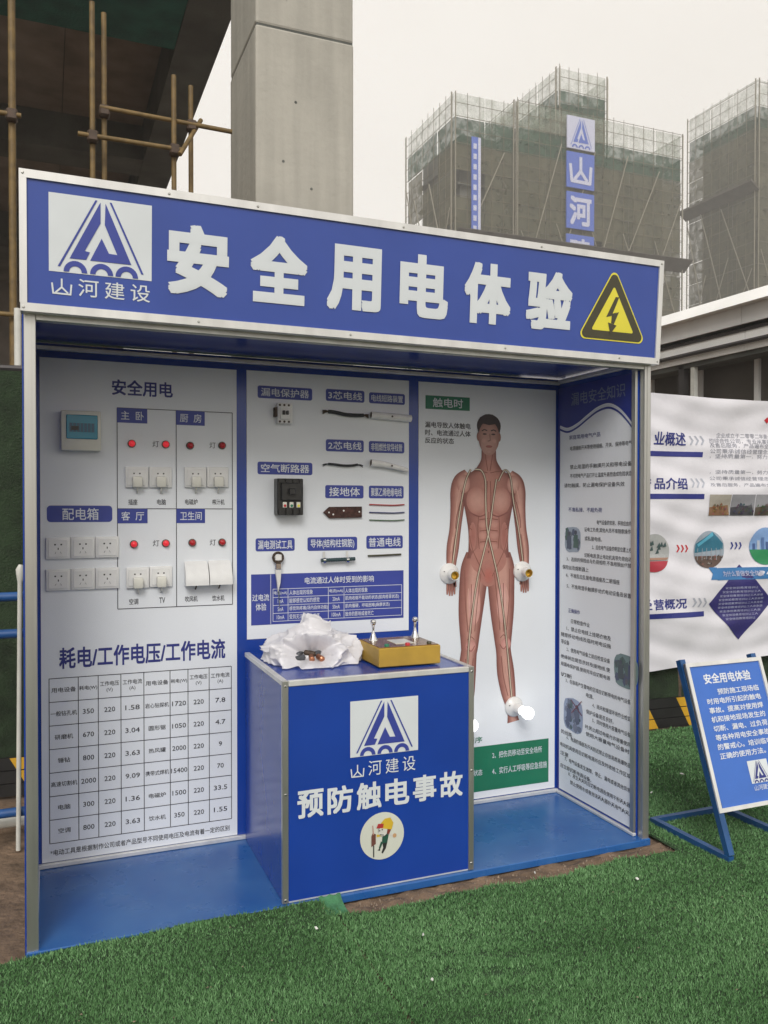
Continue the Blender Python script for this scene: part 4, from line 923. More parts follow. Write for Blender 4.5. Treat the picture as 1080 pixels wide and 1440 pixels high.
# ---- earthing plate
r = empty('earthing_plate', (1.3, YB, skz(1.3, 1.447)), 'rusty brown pointed earthing plate with small holes on the middle poster', 'metal plate')
o8 = [(1.215, 1.447), (1.243, 1.472), (1.398, 1.474), (1.398, 1.424), (1.243, 1.421)]
q = MB().add([(a, YB-.012, c_) for a, c_ in o8]+[(a, YB-.002, c_) for a, c_ in o8], [tuple(range(5)), (9, 8, 7, 6, 5)]+[(i, (i+1) % 5+0, (i+1) % 5+5, i+5)[::-1] for i in range(5)])
ob('plate', fixn(q), M['rust'], r, True)
q = MB()
for x, z in ((1.24, 1.447), (1.26, 1.438), (1.31, 1.455), (1.385, 1.45)): q.lathe([(0, .001), (.004, .001), (.004, 0)], (x, YB-.0122, z), n=10)
ob('bolt_heads', q, M['porcelain'], r, True)
# ---- reinforcing bar with clamps
r = empty('rebar_conductor', (1.28, YB, skz(1.28, 1.235)), 'short dark green reinforcing bar held by two silver clamps', 'metal bar')
ob('bar', MB().tube([(1.20+i*.004, YB-.022, 1.233+.0001*i) for i in range(41)], [.0075 if i % 2 else .009 for i in range(41)], 10), mat('dark_green_steel', (.012, .04, .045), .45), r, True)
for x in (1.208, 1.318):
    ob('pipe_clamp', MB().tube([(x, YB-.022, 1.233), (x+.012, YB-.022, 1.233)], .0125, 14), M['steel'], r, True)
    ob('clamp_ear', MB().box(x, x+.011, YB-.022, YB-.018, 1.246, 1.272, .001), M['alu'], r, True)
# ---- leakage tester
r = empty('leakage_tester', (1.004, YB, skz(1.004, 1.20)), 'silver clamp-style leakage tester hanging over the blue table', 'tester')
q = MB()
for i in range(25): pass
ring = [(1.003+.022*math.cos(a), YB-.022, 1.250+.021*math.sin(a)) for a in np.linspace(0, 2*math.pi, 21)]
ob('jaw', MB().tube(ring, .0055, 8), M['coupler'], r, True, smooth=True)
ob('dial', MB().box(.990, 1.018, YB-.028, YB-.016, 1.237, 1.263, .002), M['porcelain'], r, True)
ob('neck', MB().box(.990, 1.018, YB-.028, YB-.008, 1.198, 1.226, .003), M['steel'], r, True)
q = MB().add([(a, YB-y_, c_) for y_ in (.008, .024) for a, c_ in ((.991, 1.196), (1.017, 1.196), (1.013, 1.14), (1.003, 1.10), (.998, 1.14))], [(0, 1, 2, 3, 4), (9, 8, 7, 6, 5)]+[(i, (i+1) % 5, (i+1) % 5+5, i+5) for i in range(5)])
ob('probe_body', fixn(q), M['alu'], r, True)
ob('probe_tip', MB().tube([(1.006, YB-.016, 1.115), (1.010, YB-.012, 1.06), (1.014, YB-.008, 1.02)], [.003, .002, .001], 8), M['steel'], r, True)
# ---- porcelain lamp holders
def make_holder(bulb):
    root = empty('lamp_holder', (0, 0, 0), 'x', 'lamp holder')
    ob('rose', MB().lathe([(.050, 0), (.050, .006), (.046, .012), (.034, .018), (.026, .030), (.022, .034)], (0, 0, 0), n=32), M['porcelain'], root, smooth=True)
    ax = Vector((-.06, -1, -.10)).normalized() if not bulb else Vector((.12, -1, -.08)).normalized(); c0 = Vector((0, -.028, 0))
    ob('socket_barrel', MB().lathe([(.025, -.006), (.0235, .038), (.022, .042), (.0195, .040), (.0195, .008), (0, .008)], c0, ax, 24), M['porcelain'], root, smooth=True)
    if bulb:
        ob('bulb', MB().lathe([(.013, .034), (.014, .046), (.022, .060), (.0285, .076), (.030, .088), (.027, .102), (.017, .113), (0, .118)], c0, ax, 24), M['bulb'], root, smooth=True)
    else:
        ob('screw_shell', MB().lathe([(.0200, .0415), (.0165, .0415), (.0165, .030), (.0155, .028), (.0165, .026), (.0155, .022), (.0165, .018), (.0, .015)], c0, ax, 20), M['brass'], root, smooth=True)
    q = MB()
    for a in (2.8, 5.6): q.box(.034*math.cos(a)-.004, .034*math.cos(a)+.004, -.0195, -.0170, .034*math.sin(a)-.0018, .034*math.sin(a)+.0018)
    ob('screw_slots', q, M['hole'], root); return root
h0 = make_holder(False); place(h0, 1.847, 1.155, 'white porcelain lamp holder with empty brass socket over the figure\'s hand nearest the counter', 'lamp holders on the figure')
place(copy_tree(h0), 2.252, 1.155, 'white porcelain lamp holder with empty brass socket over the figure\'s hand nearest the side wall', 'lamp holders on the figure')
h1 = make_holder(True); place(h1, 2.206, .485, 'white porcelain lamp holder with a lit bulb at the figure\'s visible foot', 'lamp holders on the figure')
place(copy_tree(h1), 1.90, .455, 'porcelain lamp holder with a lit bulb mostly hidden behind the counter edge', 'lamp holders on the figure')

# ============================================================ EASEL SIGN
ex0, ex1, eb = 2.679, 3.092, -.291
def ey(z): return eb+.349*z
es = empty('easel_sign', ((ex0+ex1)/2, eb, .01), 'blue leaning notice board on a blue steel stand at the right of the booth', 'sign stand')
T = .028; z0 = .018
for x in (ex0, ex1):
    ob('foot', MB().beam((x-.004, eb-.014, z0), (x-.014, .165, z0), T), M['easelblue'], es)
    ob('upright', MB().beam((x, eb, z0+.0145), (x, ey(.79)+.018, .79), T), M['easelblue'], es)
ob('rear_bar', MB().beam((ex0+.004, .155, z0+.001), (ex1-.026, .155, z0+.001), T-.003), M['easelblue'], es)
n_e = Vector((0, -1, .349)).normalized(); up_e = Vector((0, .349, 1)).normalized(); o_e = Vector((ex0-.012, ey(.188)-.006, .188))
EW, EL = ex1-ex0+.026, .625
def P_e(u, v, o=0): return tuple(o_e+Vector((1, 0, 0))*u+up_e*v+n_e*(.012+o))
q = MB(); vs_ = [P_e(u, v, o) for o in (-.006, 0) for v in (0, EL) for u in (0, EW)]
bd = ob('board', q.add(vs_, [(0, 2, 3, 1), (4, 5, 7, 6), (0, 1, 5, 4), (1, 3, 7, 5), (3, 2, 6, 7), (2, 0, 4, 6)]), M['sheet'], es)
for a in ((0, 0, EW, .017), (0, EL-.017, EW, EL), (0, .0172, .017, EL-.0172), (EW-.017, .0172, EW, EL-.0172)):
    vs_ = [P_e(u, v, o) for o in (-.008, .007) for v in (a[1], a[3]) for u in (a[0], a[2])]
    ob('board_trim', MB().add(vs_, [(0, 2, 3, 1), (4, 5, 7, 6), (0, 1, 5, 4), (1, 3, 7, 5), (3, 2, 6, 7), (2, 0, 4, 6)]), M['alu'], bd)
wt = MB(); text(wt, '安全用电体验', (.085, EL-.097, .355, EL-.052), P_e, .022, .0015)
for i, s in enumerate(['预防施工现场临', '时用电所引起的触电', '事故。提高对使用焊', '机和接地现场发生的', '切断、漏电、过负荷', '等各种用电安全事故', '的警戒心。培训临电', '正确的使用方法。']):
    v = EL-.147-i*.0385; x0_, x1_ = (.145, .385) if i == 0 else (.075, .385)
    if i == 7: x1_ = .335
    text(wt, s, (x0_, v, x1_, v+.026), P_e, .016, .0015)
text(wt, '山河建设', (.222, .062, .318, .084), P_e, 0, .0015)
ob('lettering', wt, M['wtext'], bd)['kind'] = 'stuff'
q = MB(); rect(q, .214, .092, .326, .186, P_e, .0012); ob('emblem_plate', q, M['vinyl'], bd)
q = MB(); logo(q, .214, .092, .326, .186, P_e, .0022); ob('emblem', q, M['ink'], bd)

# ============================================================ FENCE, KICKBOARD, BANNER
FA = -math.atan(.06)
def F(s, n, z): return (s*math.cos(FA), 1.71+s*math.sin(FA)-n, z)   # s along the fence, n towards the viewer
fence = empty('green_fence', F(3, 0, 0), 'dark green netted site fence standing behind the booth', 'fence')
s_ = -5.0
while s_ < 9.9:
    q = MB(); nu, nv = 14, 10; a, b_ = s_+.012, s_+1.788
    for j in range(nv+1):
        for i in range(nu+1):
            u = a+(b_-a)*i/nu; v = .03+2.13*j/nv; q.v.append(F(u, .012*math.sin(u*7+v*2)+.008*math.sin(v*9+u*3), v))
    q.f = [(j*(nu+1)+i, j*(nu+1)+i+1, (j+1)*(nu+1)+i+1, (j+1)*(nu+1)+i) for j in range(nv) for i in range(nu)]
    ob('net_panel', q, M['netgreen'], fence, smooth=True)
    ob('fence_post', MB().tube([F(s_, -.06, 0), F(s_, -.06, 2.2)], .024, 8), M['dkmetal'], fence)
    s_ += 1.8
ob('top_rail', MB().tube([F(-5, -.03, 2.175), F(10, -.03, 2.175)], .018, 8), M['dkmetal'], fence)
kick = empty('kickboard', F(3, .05, 0), 'black and yellow striped kickboard along the foot of the green fence', 'kickboard')
for k in range(3):
    z0_, z1_ = .004+k*.066, .066+k*.066
    vs_ = [F(s, n, z) for n in (.035, .055) for z in (z0_, z1_) for s in (-5, 10)]
    ob('plank', MB().add(vs_, [(0, 2, 3, 1), (4, 5, 7, 6), (0, 1, 5, 4), (1, 3, 7, 5), (3, 2, 6, 7), (2, 0, 4, 6)]), M['kick_b'], kick)
s_ = -4.9-.21
while s_ < 9.5:
    for k in range(3):
        z0_, z1_ = .005+k*.066, .065+k*.066
        f = lambda z: -(z-.1)*.55
        ob('yellow_stripe', MB().add([F(s_+f(z0_), .0565, z0_), F(s_+.26+f(z0_), .0565, z0_), F(s_+.26+f(z1_), .0565, z1_), F(s_+f(z1_), .0565, z1_), F(s_+f(z0_), .054, z0_), F(s_+.26+f(z0_), .054, z0_), F(s_+.26+f(z1_), .054, z1_), F(s_+f(z1_), .054, z1_)], [(0, 1, 2, 3), (7, 6, 5, 4), (0, 4, 5, 1), (1, 5, 6, 2), (2, 6, 7, 3), (3, 7, 4, 0)]), M['kick_y'], kick)
    s_ += .505
# banner hung on the fence
def wr(u, v):
    return .010*math.sin(v*9+.8*math.sin(u*2.2))+.006*math.sin(v*21+u*3+1.2*math.sin(u*5))+.007*math.sin(u*6.3+v*2.5)+.0035*math.sin(u*17-v*13)+.003*math.sin(v*43+4*math.sin(u*3.3))
BS0, BS1 = 2.75, 6.4
def P_b(u, v, o=0): return F(u, .095+wr(u, v)+o, v)
def btop(u): return 2.192-.012*(u-3.7)+.006*math.sin(u*4)
def bbot(u): return .392+.055*(u-3.7)+.006*math.sin(u*5)
q = MB(); nu, nv = 170, 120
for j in range(nv+1):
    for i in range(nu+1):
        u = BS0+(BS1-BS0)*i/nu; q.v.append(P_b(u, bbot(u)+(btop(u)-bbot(u))*j/nv))
q.f = [(j*(nu+1)+i, j*(nu+1)+i+1, (j+1)*(nu+1)+i+1, (j+1)*(nu+1)+i) for j in range(nv) for i in range(nu)]
ban = empty('white_banner', F(4.5, .1, 0), 'creased white vinyl banner with navy headings hung on the green fence', 'banner')
sheet = ob('banner_sheet', q, mat('banner_vinyl', (.72, .71, .75), .42, var=.03, vscale=3, bump=.15, bscale=12), ban, smooth=True)
# helper: photo pixel on the banner plane gives its (s, z)
def bpx(px, py):
    d = fw+r2*((px-540)/FPX)-u2*((py-720)/FPX); c, s = math.cos(FA), math.sin(FA)
    # plane: (x*-s + (y-1.71)*c) = -.095*c
    t = (-.1-(-s*CAM.x+(CAM.y-1.71)*c))/(-s*d.x+c*d.y); p = CAM+d*t
    return p.x/c, p.z
ink, gry, txt = MB(), MB(), MB(); chev = []
def heading(word, px0, px1, py0, py1):
    a = bpx(px0, py1); c = bpx(px1, py0); text(ink, word, (a[0], a[1], c[0], c[1]), P_b, .02, .002)
heading('业概述', 921, 967, 608, 626); heading('品介绍', 920, 966, 672, 688); heading('营概况', 918, 965, 841, 858)
for s0_, py in (('企', 617), ('产', 680), ('经', 850)):
    a = bpx(900, py+8); c = bpx(915, py-8); text(ink, s0_, (a[0], a[1], c[0], c[1]), P_b, .02, .002)
for y_ in (637.5, 698, 867):
    a = bpx(915, y_); c = bpx(990, y_-1.5 if y_ < 800 else y_-3.5); z = a[1]
    for k in range(8):
        u0, u1 = a[0]-.5+(c[0]-a[0]+.5)*k/8, a[0]-.5+(c[0]-a[0]+.5)*(k+1)/8; rect(ink, u0, z-.017, u1, z+.017, P_b, .002, 2, 1)
for y_, mm in ((619, gry), (679, gry), (847, gry)):
    for k in range(3):
        a = bpx(972+k*7.5, y_); u, z = a; 
        mm = MB(); chev.append((mm, 'g'))
        for sg_ in (-1, 1): poly(mm, [(u, z+sg_*.03), (u+.014, z+sg_*.03), (u+.034, z), (u+.02, z)], P_b, .002)
red, dk = MB(), MB()
for (px_, py_), mm in (((952, 771.5), red), ((1029, 767.5), dk)):
    for k in range(3):
        u, z = bpx(px_+k*6, py_)
        mc = MB(); chev.append((mc, 'r' if mm is red else 'd'))
        for sg_ in (-1, 1): poly(mc, [(u, z+sg_*.024), (u+.012, z+sg_*.024), (u+.026, z), (u+.014, z)], P_b, .002)
u, z = bpx(1079, 591); poly(red, [(u-.02, z), (u+.005, z-.022), (u+.03, z), (u+.005, z+.022)], P_b, .002)
par = ['企业成立于二零零二年是一家集建筑施工体验设备研发于一体', '的综合性公司，专业从事安全体验馆设计生产安装施工建设', '及售后服务，产品遍布全国各地受到客户一致好评与信赖', '公司秉承诚信经营理念为客户提供优质的产品和服务', '，坚持质量第一，努力打造安全教育培训行业的品牌']
for i, y_ in enumerate((613, 620.5, 627, 635, 642)):
    a = bpx(1000+(10 if i == 0 else 0), y_+2.3); c = bpx(1080, y_-2.3)
    text(txt, par[i], (a[0], a[1], c[0]+.62, c[1]+.0), P_b, .0, .0018, 1)
for i, y_ in enumerate((664, 673, 682)):
    a = bpx(1000, y_+2.3); c = bpx(1080, y_-2.3); text(txt, par[4-i], (a[0], a[1], c[0]+.62, c[1]), P_b, .0, .0018, 1)
# diamond with ribbon
u, z = bpx(1042, 847); du, dz = .27, .255
dia, rib, rtx = MB(), MB(), MB()
for sx_ in (-1, 1):
    for sz_ in (-1, 1):
        for k in range(4):
            t0, t1 = k/4, (k+1)/4; poly(dia, [(u+sx_*du*t0, z), (u+sx_*du*t1, z), (u+sx_*du*t1, z+sz_*dz*(1-t1)), (u+sx_*du*t0, z+sz_*dz*(1-t0))], P_b, .0022)
for k in range(6): rect(rib, u-.2+.43*k/6, z+.155, u-.2+.43*(k+1)/6, z+.235, P_b, .004)
poly(rib, [(u-.255, z+.16), (u-.19, z+.16), (u-.19, z+.24), (u-.255, z+.24), (u-.23, z+.20)], P_b, .0038)
text(rtx, '为什么要做安全体验', (u-.15, z+.178, u+.17, z+.215), P_b, .01, .010)
for k in range(9):
    zz = z+.10-k*.026; hw = min(.19, (du*(1-abs(zz-z)/dz))*.82); text(rtx, '安全体验教育培训让工人亲身感受'[:max(3, int(14*hw/.19))], (u-hw, zz-.008, u+hw, zz+.008), P_b, -.004, .0075, 1)
u3 = u+.56
for sx_ in (-1, 1):
    for k in range(4):
        t0, t1 = k/4, (k+1)/4
        for sz_ in (-1, 1): poly(dia, [(u3+sx_*du*t0, z-.02), (u3+sx_*du*t1, z-.02), (u3+sx_*du*t1, z-.02+sz_*dz*(1-t1)), (u3+sx_*du*t0, z-.02+sz_*dz*(1-t0))], P_b, .0026)
for k in range(6): rect(dk, u3-.22+.43*k/6, z+.17, u3-.22+.43*(k+1)/6, z+.25, P_b, .004)
for nm, mb_, mm in (('lettering', ink, M['ink']), ('red_mark', red, M['redink']), ('ribbon', dk, M['bluedk']), ('lettering', txt, mat('soft_grey_ink', (.26, .27, .32), .6)),
        ('diamond', dia, mat('diamond_navy', (.03, .025, .15), .45)), ('ribbon', rib, mat('ribbon_blue', (.03, .16, .38), .45)), ('lettering', rtx, mat('diamond_text', (.4, .42, .58), .5))):
    o = ob(nm, mb_, mm, sheet)
    if nm == 'lettering': o['kind'] = 'stuff'
gi_ = mat('grey_ink', (.42, .44, .5), .5)
for mc, kk in chev: ob('chevron', mc, {'g': gi_, 'r': M['redink'], 'd': M['bluedk']}[kk], sheet)
# printed photographs on the banner
def picture(draw, nm='printed_photo'):
    q = MB(); cc = []; lay_ = [0]
    def put(pts, col, off=.002):
        lay_[0] += 1; k = len(q.v); poly(q, pts, P_b, .002+lay_[0]*.0006); cc.extend([col]*(len(q.v)-k))
    draw(put); o = ob(nm, q, M['picture'], sheet); set_ink(o, cc)
def circ(cx, cy, r_, n=28, a0=0, a1=360): return [(cx+r_*math.cos(math.radians(a0+(a1-a0)*i/n)), cy+r_*1.0*math.sin(math.radians(a0+(a1-a0)*i/n))) for i in range(n if a1-a0 == 360 else n+1)]
def pic_roof(put):
    cx, cy = bpx(999, 773); R = .125; put(circ(cx, cy, R), (.3, .36, .42)); put(circ(cx, cy, R*.99, 16, 200, 340), (.13, .085, .07), .0023)
    put([(cx-R*.95, cy-.02), (cx+.02, cy+.03), (cx+R*.9, cy+.0), (cx+R*.9, cy+.04), (cx+.03, cy+R*.95), (cx-R*.9, cy+.04)], (.03, .16, .24), .0026)
    put([(cx-R*.8, cy+.035), (cx+.03, cy+R*.95), (cx+.035, cy+R*.75), (cx-R*.7, cy+.02)], (.1, .4, .55), .0029)
    for k in range(6): x = cx-R*.75+k*R*.3; put([(x, cy-.07), (x+.004, cy-.07), (x+.004, cy+.01), (x, cy+.01)], (.35, .37, .4), .003)
    for k in range(16): a = random.uniform(-.08, .08); b__ = random.uniform(-.1, -.04); put([(cx+a, cy+b__), (cx+a+.015, cy+b__), (cx+a+.012, cy+b__+.012)], random.choice([(.3, .12, .1), (.05, .04, .04), (.3, .28, .26)]), .0032)
def pic_green(put):
    cx, cy = bpx(1077, 768); R = .128; put(circ(cx, cy, R), (.2, .34, .6)); put(circ(cx, cy, R*.99, 16, 190, 350), (.02, .24, .09), .0024)
    for k in range(7): x = cx-R*.8+k*.034; h_ = .02+.05*((k*37) % 5)/5; put([(x, cy-.022), (x+.022, cy-.022), (x+.022, cy+h_), (x, cy+h_)], [(.05, .1, .25), (.4, .46, .55), (.08, .16, .35)][k % 3], .0027)
def pic_tree(put):
    cx, cy = bpx(920, 778); R = .125; put(circ(cx, cy, R), (.42, .43, .42)); put(circ(cx, cy, R*.99, 16, 205, 335), (.4, .03, .05), .0024)
    for k in range(9): a = cx+random.uniform(-.06, .07); b__ = cy+random.uniform(-.01, .05); put([(a, b__), (a+.03, b__+.004), (a+.018, b__+.035)], (.06, .1, .1), .0027)
    put([(cx-.1, cy-.045), (cx+.1, cy-.045), (cx+.115, cy-.03), (cx-.115, cy-.03)], (.35, .2, .14), .0028)
for f_ in (pic_roof, pic_green, pic_tree): picture(f_)
def photo_rect(px0, px1, sky_, gnd, seed):
    def dr(put):
        rr = random.Random(seed); a = bpx(px0, 725); c = bpx(px1, 695.5)
        put([(a[0], a[1]), (c[0], a[1]), (c[0], c[1]), (a[0], c[1])], sky_); put([(a[0], a[1]), (c[0], a[1]), (c[0]-.02, a[1]+.07), (a[0], a[1]+.055)], gnd, .0024)
        for k in range(26):
            x = rr.uniform(a[0]+.01, c[0]-.03); y_ = rr.uniform(a[1]+.004, a[1]+.07); put([(x, y_), (x+rr.uniform(.01, .03), y_+.004), (x+.012, y_+.018)], [tuple(g_*rr.uniform(.4, 1.6) for g_ in gnd)][0], .0026+.00002*k)
    picture(dr)
photo_rect(997, 1027, (.36, .33, .28), (.24, .13, .07), 1); photo_rect(1028, 1060, (.26, .26, .28), (.06, .06, .07), 2); photo_rect(1061, 1085, (.3, .3, .32), (.1, .08, .06), 3)

# ============================================================ LEFT GUARD RAIL
gr_ = empty('guard_rail', (-.6, 1.0, 0), 'blue tubular guard rail running behind the left edge of the booth', 'guard rail')
for z in (1.085, .925, .15): ob('rail', MB().tube([(-3.2, 1.0, z), (.45, 1.0, z)], .02, 10), M['railblue'], gr_, smooth=True)
for x in (-3.0, -1.6, .42): ob('rail_post', MB().tube([(x, 1.045, 0), (x, 1.045, 1.14)], .02, 10), M['railblue'], gr_, smooth=True)
pst = empty('marker_post', (-.040, .96, 0), 'slim white upright pipe with a flared head beside the booth', 'post')
ob('pipe', MB().tube([(-.052, .955, 0), (-.040, .955, 1.15), (-.038, .955, 1.18), (-.04, .955, 1.205), (-.036, .955, 1.225)], [.010, .010, .017, .017, .009], 10), M['whitepipe'], pst, smooth=True)
tag(ob('ground_pipe', MB().tube([(-3.0, 1.10, .075), (.4, 1.10, .075)], .024, 10), M['whitepipe'], smooth=True), 'white pipe lying low behind the blue guard rail', 'pipe')

# ============================================================ LEFT BUILDING (open concrete frame)
bl = empty('concrete_frame_building', (-3, 9, 0), 'dark unfinished concrete floor slab with beams high above the booth\'s left side', 'building')
def pb(nm, a, mk): return ob(nm, MB().box(*a), M[mk], bl)
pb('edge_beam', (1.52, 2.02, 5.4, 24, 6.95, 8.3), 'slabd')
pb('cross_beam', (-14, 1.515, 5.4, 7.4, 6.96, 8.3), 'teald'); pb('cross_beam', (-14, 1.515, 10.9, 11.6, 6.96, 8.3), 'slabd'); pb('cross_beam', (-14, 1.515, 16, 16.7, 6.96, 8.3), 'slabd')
x_ = 1.5
while x_ > -13:
    for y0_, y1_ in ((7.405, 10.895), (11.605, 15.995)):
        ob('formwork_panel', MB().box(x_-1.19, x_, y0_, y1_, 7.50, 7.53), M['ply'], bl)
    x_ -= 1.2
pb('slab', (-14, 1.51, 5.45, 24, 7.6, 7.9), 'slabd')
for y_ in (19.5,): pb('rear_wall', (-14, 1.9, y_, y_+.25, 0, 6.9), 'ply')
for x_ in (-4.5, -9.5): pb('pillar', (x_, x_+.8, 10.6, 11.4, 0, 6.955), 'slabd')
pb('side_wall', (-14.3, -14.01, 5.4, 24, 0, 8.3), 'slabd')
pb('floor_beam', (-14, 1.85, 15.9, 16.5, 3.2, 3.9), 'slabd')
# column
cy0, cy1, cx0, cx1 = 4.0, 5.04, 1.71, 2.592
q = MB(); q.box(cx0, cx1, cy0, cy1, 0, 5.52, .02, 2); clm = None
clm = empty('concrete_column', ((cx0+cx1)/2, 4.5, 0), 'tall bare grey concrete column rising behind the booth fascia', 'column')
ob('lower_pour', q, M['column'], clm); ob('upper_pour', MB().box(cx0+.003, cx1-.004, cy0+.004, cy1-.004, 5.532, 9.4, .02, 2), M['column'], clm)
ob('pour_joint', MB().box(cx0+.010, cx1-.010, cy0+.012, cy1-.012, 5.515, 5.54), M['slabd'], clm)
q = MB()
for x, z in ((2.06, 4.92), (2.2, 4.2), (1.95, 4.4)): q.lathe([(0, .001), (.012, .0012), (.013, -.002)], (x, cy0-.0006, z), n=10)
ob('tie_holes', q, M['slabd'], clm)
q = MB().tube([(2.60, 4.3, 5.0), (2.64, 4.28, 5.05), (2.66, 4.27, 5.02), (2.64, 4.27, 4.98), (2.61, 4.28, 5.0)], .005, 6); ob('tie_wire', q, M['coupler'], clm)
# scaffold tubes in front of the building
sc = empty('tube_scaffold', (.4, 4, 0), 'rusty yellow tube scaffold standing behind the booth\'s left half', 'scaffold')
for x, zt in ((-.165, 7), (.41, 5.4), (.505, 5.4), (1.035, 4.95), (1.19, 4.95)):
    ob('standard', MB().tube([(x, 4.0+(.12 if x in (.505, 1.19) else 0), 0), (x, 4.0+(.12 if x in (.505, 1.19) else 0), zt)], .021 if x > -.1 else .027, 10), M['tube'], sc, smooth=True)
ob('ledger', MB().tube([(.47, 4.055, 4.62), (1.52, 4.055, 4.60)], .019, 10), M['tube'], sc, smooth=True)
ob('ledger', MB().tube([(.30, 3.94, 4.335), (1.10, 3.94, 4.335)], .019, 10), M['tube'], sc, smooth=True)
ob('ledger', MB().tube([(-3, 3.94, 4.4), (-.1, 3.94, 4.4)], .019, 10), M['tube'], sc, smooth=True)
ob('ledger', MB().tube([(-3, 3.94, 2.9), (1.2, 3.94, 2.9)], .019, 10), M['tube'], sc, smooth=True)
ob('transom', MB().tube([(1.06, 3.85, 4.26), (1.28, 4.16, 4.70)], .018, 10), M['tube'], sc, smooth=True)
for c_ in ((1.19, 4.09, 4.60), (1.035, 3.97, 4.33), (.505, 4.09, 4.60), (.41, 3.97, 4.335), (-.165, 3.97, 4.4)):
    ob('coupler', MB().box(c_[0]-.042, c_[0]+.042, c_[1]-.05, c_[1]+.03, c_[2]-.045, c_[2]+.045, .014), M['coupler'], sc)
tag(ob('rain_pipe', MB().tube([(-.105, 3.0, 0), (-.105, 3.0, 2.75)], .022, 10), M['whitepipe'], smooth=True), 'thin white vertical pipe seen over the fence at the booth\'s left edge', 'pipe')

# ============================================================ SHED at right
sh = empty('site_shed', (10, 6, 0), 'low site shed with white roof edge and dark glazing at the right', 'shed')
y0_, y1_ = -1.0, 16.0
def shp(nm, a, mk, par=sh): return ob(nm, MB().box(*a), M[mk], par)
rf = ob('roof', MB().add([(7.88, y0_, 3.9), (15, y0_, 3.9), (15, y0_, 4.4), (8.02, y0_, 4.07), (7.88, y1_, 3.9), (15, y1_, 3.9), (15, y1_, 4.4), (8.02, y1_, 4.07)],
    [(0, 1, 2, 3), (7, 6, 5, 4), (0, 4, 5, 1), (1, 5, 6, 2), (2, 6, 7, 3), (3, 7, 4, 0)]), M['shedw'], sh)
y = y0_+.02
while y < y1_-.1:
    shp('fascia_panel', (8.0, 8.04, y, min(y+1.46, y1_), 3.68, 3.898), 'shedg'); shp('lower_fascia_panel', (8.06, 8.09, y, min(y+1.46, y1_), 3.36, 3.60), 'shedw')
    y += 1.47
shp('soffit', (8.045, 8.9, y0_, y1_, 3.60, 3.64), 'dkmetal'); shp('backing', (8.10, 14.9, y0_+.1, y1_-.1, 3.30, 3.598), 'slabd')
ob('gutter_pipe', MB().tube([(8.02, y0_, 3.46), (8.02, y1_, 3.46)], .028, 8), M['dkmetal'], sh)
y = y0_+.1
while y < y1_-.2:
    shp('window_pane', (8.44, 8.46, y+.04, y+.95, .9, 3.30), 'shedd'); shp('mullion', (8.40, 8.47, y-.035, y+.035, .0, 3.30), 'shedg'); shp('sill_panel', (8.42, 8.45, y+.04, y+.95, .0, .88), 'shedg'); y += .99
for y_ in (6.05, 2.3, 9.8, 13.4): shp('canopy_post', (8.10, 8.19, y_-.05, y_+.05, 0, 3.60), 'dkmetal')
for y_ in (5.97,): shp('downpipe', (8.11, 8.17, y_-.16, y_-.09, 0, 3.4), 'whitepipe')
for y_ in (5.25,): shp('gutter_bracket', (8.12, 8.2, y_-.03, y_+.03, 3.36, 3.5), 'dkmetal')

